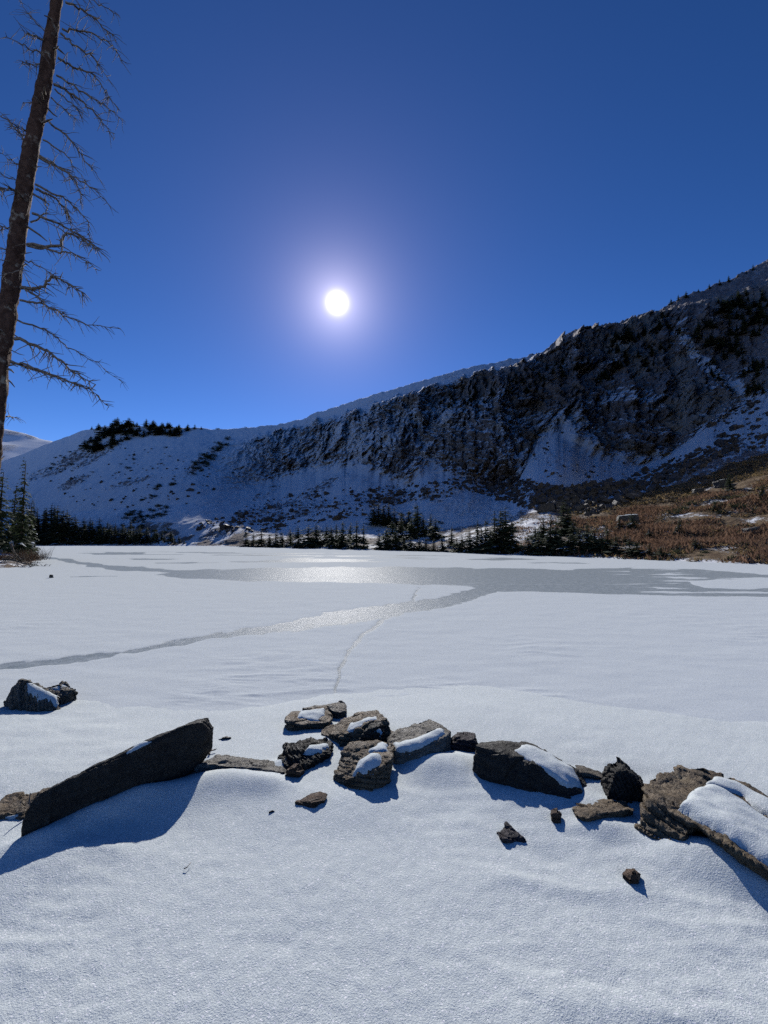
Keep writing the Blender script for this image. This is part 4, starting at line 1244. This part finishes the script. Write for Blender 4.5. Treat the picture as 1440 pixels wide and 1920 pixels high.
for k, (x, Y, hgt, lab) in enumerate([(62, 33, 1.25, "leafless shrub at the very tip of the near left bank"), (48, 31, 1.0, "leafless shrub just inside the tip of the near left bank"), (28, 30, 0.8, "leafless shrub over the driftwood on the near left bank"), (8, 30, 0.9, "leafless shrub beside the dead trunk")]):
    b = W(x, 1052, Y); b.z = 0.25
    o = obj("bare_shrub", brush_mesh(500 + k, 150, hgt, 1.2), loc=b)
    tag(o, lab, "shrub", "bare shrubs on the near left bank")
for k, (pts, r_, lab) in enumerate([
        ([(0, 1058, 29), (35, 1061, 28.6), (70, 1061.5, 28.4), (100, 1062, 28.2)], 0.05, "long driftwood branch reaching out over the ice from the left bank"),
        ([(5, 1048, 29), (25, 1050, 28.8), (45, 1057, 28.5), (72, 1060, 28.2)], 0.07, "crooked fallen branch with side twigs on the left bank"),
        ([(-5, 1060, 28), (15, 1064, 27.4), (40, 1063, 27.2), (60, 1065, 27)], 0.05, "lowest driftwood branch at the ice edge of the left bank"),
        ([(20, 1020, 29.4), (26, 1035, 29.2), (40, 1050, 28.8)], 0.08, "snowy log sloping down the left bank to the ice")]):
    P = [W(*q) for q in pts]; o0 = P[0].copy()
    tb = [([q - o0 for q in P], [r_ * (1 - 0.7 * i / (len(P) - 1)) for i in range(len(P))], 7)]
    for q in range(16):
        i = rl.randrange(0, len(P) - 1); s_ = P[i].lerp(P[i + 1], rl.random()) - o0
        d = Vector((rl.gauss(0.3, 0.5), rl.gauss(0, 0.4), rl.uniform(0.1, 0.9))).normalized()
        L = rl.uniform(0.2, 0.6)
        tb.append(([s_, s_ + d * L * 0.5 + Vector((0, 0, 0.03)), s_ + d * L], [0.02, 0.014, 0.006], 4))
    o = obj("driftwood_branch", mesh_tubes("driftwood", tb, M_DRIFT), loc=o0)
    tag(o, lab, "branch", "driftwood on the left bank")

# --- firs high on the mountain
def scatter(ell, n, rnd):
    cx, cy, rx, ry, ang = ell
    a = math.radians(ang)
    out = []
    for _ in range(n):
        r_ = math.sqrt(rnd.random()); t_ = rnd.uniform(0, 6.283)
        ex, ey = rx * r_ * math.cos(t_), ry * r_ * math.sin(t_)
        out.append((cx + ex * math.cos(a) - ey * math.sin(a), cy + ex * math.sin(a) + ey * math.cos(a)))
    return out


rm = random.Random(33)
far_spec = [((1375, 610, 85, 45, -28), 60, 12, 22, "dark fir in the dense wood high on the right-hand mountainside", "firs of the upper right wood"),
            ((1180, 665, 100, 40, -20), 60, 10, 18, "dark fir in the band of trees above the tallest cliff", "firs above the tallest cliff"),
            ((1390, 700, 60, 45, 20), 26, 12, 20, "dark fir beside the snowy gully on the right-hand mountainside", "firs beside the snowy gully"),
            ((1010, 705, 70, 25, -22), 30, 8, 14, "small fir on the brow left of the tallest cliff", "firs on the brow of the cliffs"),
            ((880, 745, 70, 18, -18), 26, 7, 12, "small fir in the dark patch above the middle cliffs", "firs above the middle cliffs"),
            ((262, 808, 90, 12, 1), 54, 8, 14, "dark fir in the wood crowning the left end of the ridge", "firs crowning the left ridge"),
            ((195, 828, 50, 16, -22), 30, 8, 15, "dark fir straggling down from the wood on the left ridge", "firs straggling down the left ridge")]
for ell, n, h0, h1, lab, grp in far_spec:
    for (x, y) in scatter(ell, n, rm):
        rid = float(T_ridgePy(x))
        y = max(y, rid + 3)
        p, h = place(x, y, y - rm.uniform(h0, h1))
        small_tree(p, h * 1.2, lab, grp, rm.uniform(1.1, 1.9) * (1.7 if 'left ridge' in grp else 1.0), rm)
for x in (165, 180, 200, 215, 232, 250, 268, 285, 300, 312, 330, 345, 360, 372):
    p, h = place(x, float(T_ridgePy(x)) + 3, float(T_ridgePy(x)) - rm.uniform(2, 8))
    small_tree(p, max(h, 1.2), "stunted fir on the skyline at the left end of the ridge", "skyline firs of the left ridge", 2.2, rm)
for x in (1275, 1290, 1305, 1330, 1352, 1372, 1390, 1408, 1425, 1438, 1115, 1140, 1232):
    p, h = place(x, float(T_ridgePy(x)) + 5, float(T_ridgePy(x)) - rm.uniform(2, 9))
    small_tree(p, max(h, 1.2), "fir standing on the skyline of the right-hand ridge", "skyline firs of the right ridge", 1.3, rm)

# --- dwarf bushes on the snow slopes
bl = [((390, 858, 50, 10, -42), 30, 7, 13, "dwarf fir bush in the slanting dark strip on the left snow slope", "bushes of the slanting strip"),
      ((305, 913, 24, 6, -15), 10, 5, 9, "dwarf fir bush in the small dark clump low on the left snow slope", "bushes of the small clump"),
      ((275, 936, 18, 5, -15), 8, 5, 9, "dwarf fir bush in the lowest dark clump on the left snow slope", "bushes of the lowest clump"),
      ((230, 890, 110, 60, 0), 26, 2, 5, "tiny scattered bush on the open left snow slope", "tiny bushes on the left slope"),
      ((130, 860, 60, 18, -28), 22, 4, 8, "dwarf bush in the dark streak under the left ridge wood", "bushes of the dark streak"),
      ((275, 966, 40, 16, -10), 34, 6, 13, "dark bush on the knoll behind the left shore stand", "bushes on the knoll"),
      ((230, 995, 90, 12, 0), 24, 6, 12, "dark bush between the knoll and the left shore stand", "bushes under the knoll"),
      ((760, 975, 70, 14, 5), 18, 6, 12, "dark bush among the trees behind the middle shore", "bushes behind the middle shore"),
      ((1060, 1015, 80, 16, 0), 30, 7, 15, "dark green bush in the thicket at the left end of the brown bank", "bushes of the brown bank thicket"),
      ((1000, 1035, 60, 6, 4), 12, 7, 12, "bush at the ice edge below the thicket", "bushes at the ice edge"),
      ((1395, 945, 60, 16, -10), 16, 9, 18, "green juniper patch on the upper brown bank at the right edge", "junipers at the right edge"),
      ((1265, 958, 26, 8, 0), 6, 9, 16, "dark juniper patch on the bank right of the pale block", "junipers beside the pale block"),
      ((1320, 947, 30, 6, 0), 6, 8, 14, "dark juniper patch in the middle of the upper brown bank", "junipers on the upper bank"),
      ((1270, 1036, 70, 8, 4), 16, 8, 16, "dark low bush near the ice on the brown bank", "bushes low on the brown bank")]
for ell, n, w0, w1, lab, grp in bl:
    for (x, y) in scatter(ell, n, rm):
        p, _ = place(x, min(y, 1050))
        w = rm.uniform(w0, w1) * p.y / F_PX
        bush(p, w, lab, grp, 0.75, rm)
for (x, y, w, lab) in [(238, 879, 9, "largest single round bush on the open left snow slope"), (283, 880, 6, "lone small bush right of the largest round bush"), (247, 862, 7, "lone bush just above the largest round bush"), (308, 840, 6, "lone bush under the left ridge, right of the wood"),
                        (405, 803, 9, "flat bush on the skyline just right of the left ridge wood"), (458, 801, 7, "small bush on the bare middle of the skyline"), (483, 798, 6, "second small bush on the bare skyline, nearer the cliffs"), (437, 888, 7, "lone bush at the left foot of the cliffs")]:
    p, _ = place(x, y)
    bush(p, w * p.y / F_PX, lab, "lone bushes on the left slope", 0.7, rm)

# --- willow and dry grass on the sunlit bank
def build_scrub():
    r = np.random.default_rng(77)
    sel = np.argwhere((MS > 1.02) & (MS < 3.12) & (MPX > 930) & (MPX < 1500))
    wts = (MV[sel[:, 0], sel[:, 1], 1]) ** 1.0 * np.clip((MPX[sel[:, 0], sel[:, 1]] - 1020) / 200, 0.06, 1)
    idx = sel[r.choice(len(sel), 9000, p=wts / wts.sum(), replace=False)]
    V, Fc, mi = [], [], []
    mats = [M_BRUSH, M_STRAW, M_NEEDLE2, M_DRIFT]
    for (i, j) in idx:
        p = MV[i, j]
        clump = float(pnoise(p[0] * 0.16, p[1] * 0.16, 3.3)); clump2 = float(pnoise(p[0] * 0.4, p[1] * 0.4, 8.3))
        if clump + 0.5 * clump2 < -0.28: continue
        m = 0 if (clump + 0.25 * r.normal() > 0.02 and MS[i, j] < 2.7) else (1 if r.random() < 0.5 else 3)
        if r.random() < 0.07: m = 2
        H = (0.48 if m == 0 else 0.26) * r.uniform(0.6, 1.4)
        for q in range(11):
            b = len(V)
            o = p + np.array([r.normal(0, 0.35), r.normal(0, 0.35), -0.05])
            tip = o + np.array([r.normal(0, 0.28), r.normal(0, 0.28), H * r.uniform(0.5, 1.1)])
            s = np.array([r.normal(0, 0.06), r.normal(0, 0.06), 0.0])
            V += [o - s, o + s, tip]
            Fc.append((b, b + 1, b + 2)); mi.append(m)
    me = mesh_np("willow_scrub", np.array(V), np.array(Fc), mats, False, None, mi)
    o = obj("willow_scrub", me)
    tag(o, "red-brown willow scrub and dry grass covering the sunlit bank", "scrub", kind='stuff')


build_scrub()

# --- broken rock on the talus
M_TALUS = make_rock("talus_block", (0.05, 0.045, 0.04), (0.13, 0.115, 0.10), (0.22, 0.20, 0.17))


def build_talus():
    r = np.random.default_rng(5)
    rt = random.Random(9)
    pts = []
    for ell, n in [((1240, 895, 170, 20, -24), 600), ((980, 925, 110, 26, 14), 500), ((1105, 922, 100, 16, -6), 420), ((600, 950, 160, 30, -6), 300), ((770, 925, 110, 18, -5), 220), ((1060, 850, 60, 55, 0), 30),
                   ((1180, 885, 100, 20, 0), 40), ((450, 985, 90, 16, 0), 160), ((250, 900, 160, 60, 0), 120), ((900, 890, 70, 40, 10), 200), ((1400, 800, 60, 50, 0), 120)]:
        pts += scatter(ell, n, rt)
    V, Fc = [], []
    cube = np.array([[-1, -1, -1], [1, -1, -1], [1, 1, -1], [-1, 1, -1], [-1, -1, 1], [1, -1, 1], [1, 1, 1], [-1, 1, 1]], float)
    cf = np.array([[0, 3, 2, 1], [4, 5, 6, 7], [0, 1, 5, 4], [1, 2, 6, 5], [2, 3, 7, 6], [3, 0, 4, 7]])
    for (x, y) in pts:
        p = np.array(on_mountain(x, y))
        s = r.gamma(2.0, 0.16) + 0.12
        M = np.array(Matrix.Rotation(r.uniform(0, 6.28), 3, Vector(r.normal(size=3)).normalized()))
        c = (cube * r.uniform(0.5, 1.2, (8, 3)) * s * np.array([1, 0.8, 0.6])) @ M.T + p
        b = 8 * (len(V))
        V.append(c); Fc.append(cf + b)
    me = mesh_np("talus_rubble", np.concatenate(V), np.concatenate(Fc), [M_TALUS], False)
    tag(obj("talus_rubble", me), "broken grey rubble scattered over the shaded talus slopes", "rubble", kind='stuff')


build_talus()


def bank_block(name, label, x, y, w, h, d, seed, snow=True):
    p, _ = place(x, y)
    r = np.random.default_rng(seed)
    bm = bmesh.new()
    pts = []
    for sx in (-1, 1):
        for sy in (-1, 1):
            for sz in (-0.5, 1):
                pts.append(Vector((sx * w / 2 * r.uniform(0.8, 1.1), sy * d / 2 * r.uniform(0.8, 1.1), sz * h * (r.uniform(0.85, 1.1) + 0.12 * sx))))
    hull_bm(pts, bm)
    V, N, Fc = remesh(bm, 0.07, 1)
    V = V + N * (0.05 * fbm(V[:, 0] * 2, V[:, 1] * 2, V[:, 2] * 2, 4))[:, None]
    o = obj(name, mesh_np(name, V, Fc, [M_TALUS], True), loc=p)
    tag(o, label, "rock", "blocks on the brown bank")
    if snow:
        up = N[:, 2] > 0.6
        fm = up[Fc].all(1)
        F2 = Fc[fm]; used, inv = np.unique(F2, return_inverse=True)
        obj("snow_cap", mesh_np("snow_cap", V[used] + np.array([0, 0, 0.07]), inv.reshape(-1, 4), [M_SNOW]), o)


bank_block("pale_block", "pale square block with a snowy top on the sunlit bank below the shadow line", 1175, 980, 2.5, 0.95, 1.6, 1)
bank_block("bank_rock", "bluish snow-topped rock beside the little conifer high on the sunlit bank", 1353, 913, 1.6, 1.0, 1.2, 2)
bank_block("bank_rock", "grey rock on the sunlit bank just under the shadow line left of the high conifer", 1310, 925, 1.4, 0.7, 1.0, 3, False)
bank_block("bank_rock", "low grey rock among dry grass at the right edge of the bank", 1405, 1000, 1.2, 0.6, 0.9, 4, False)
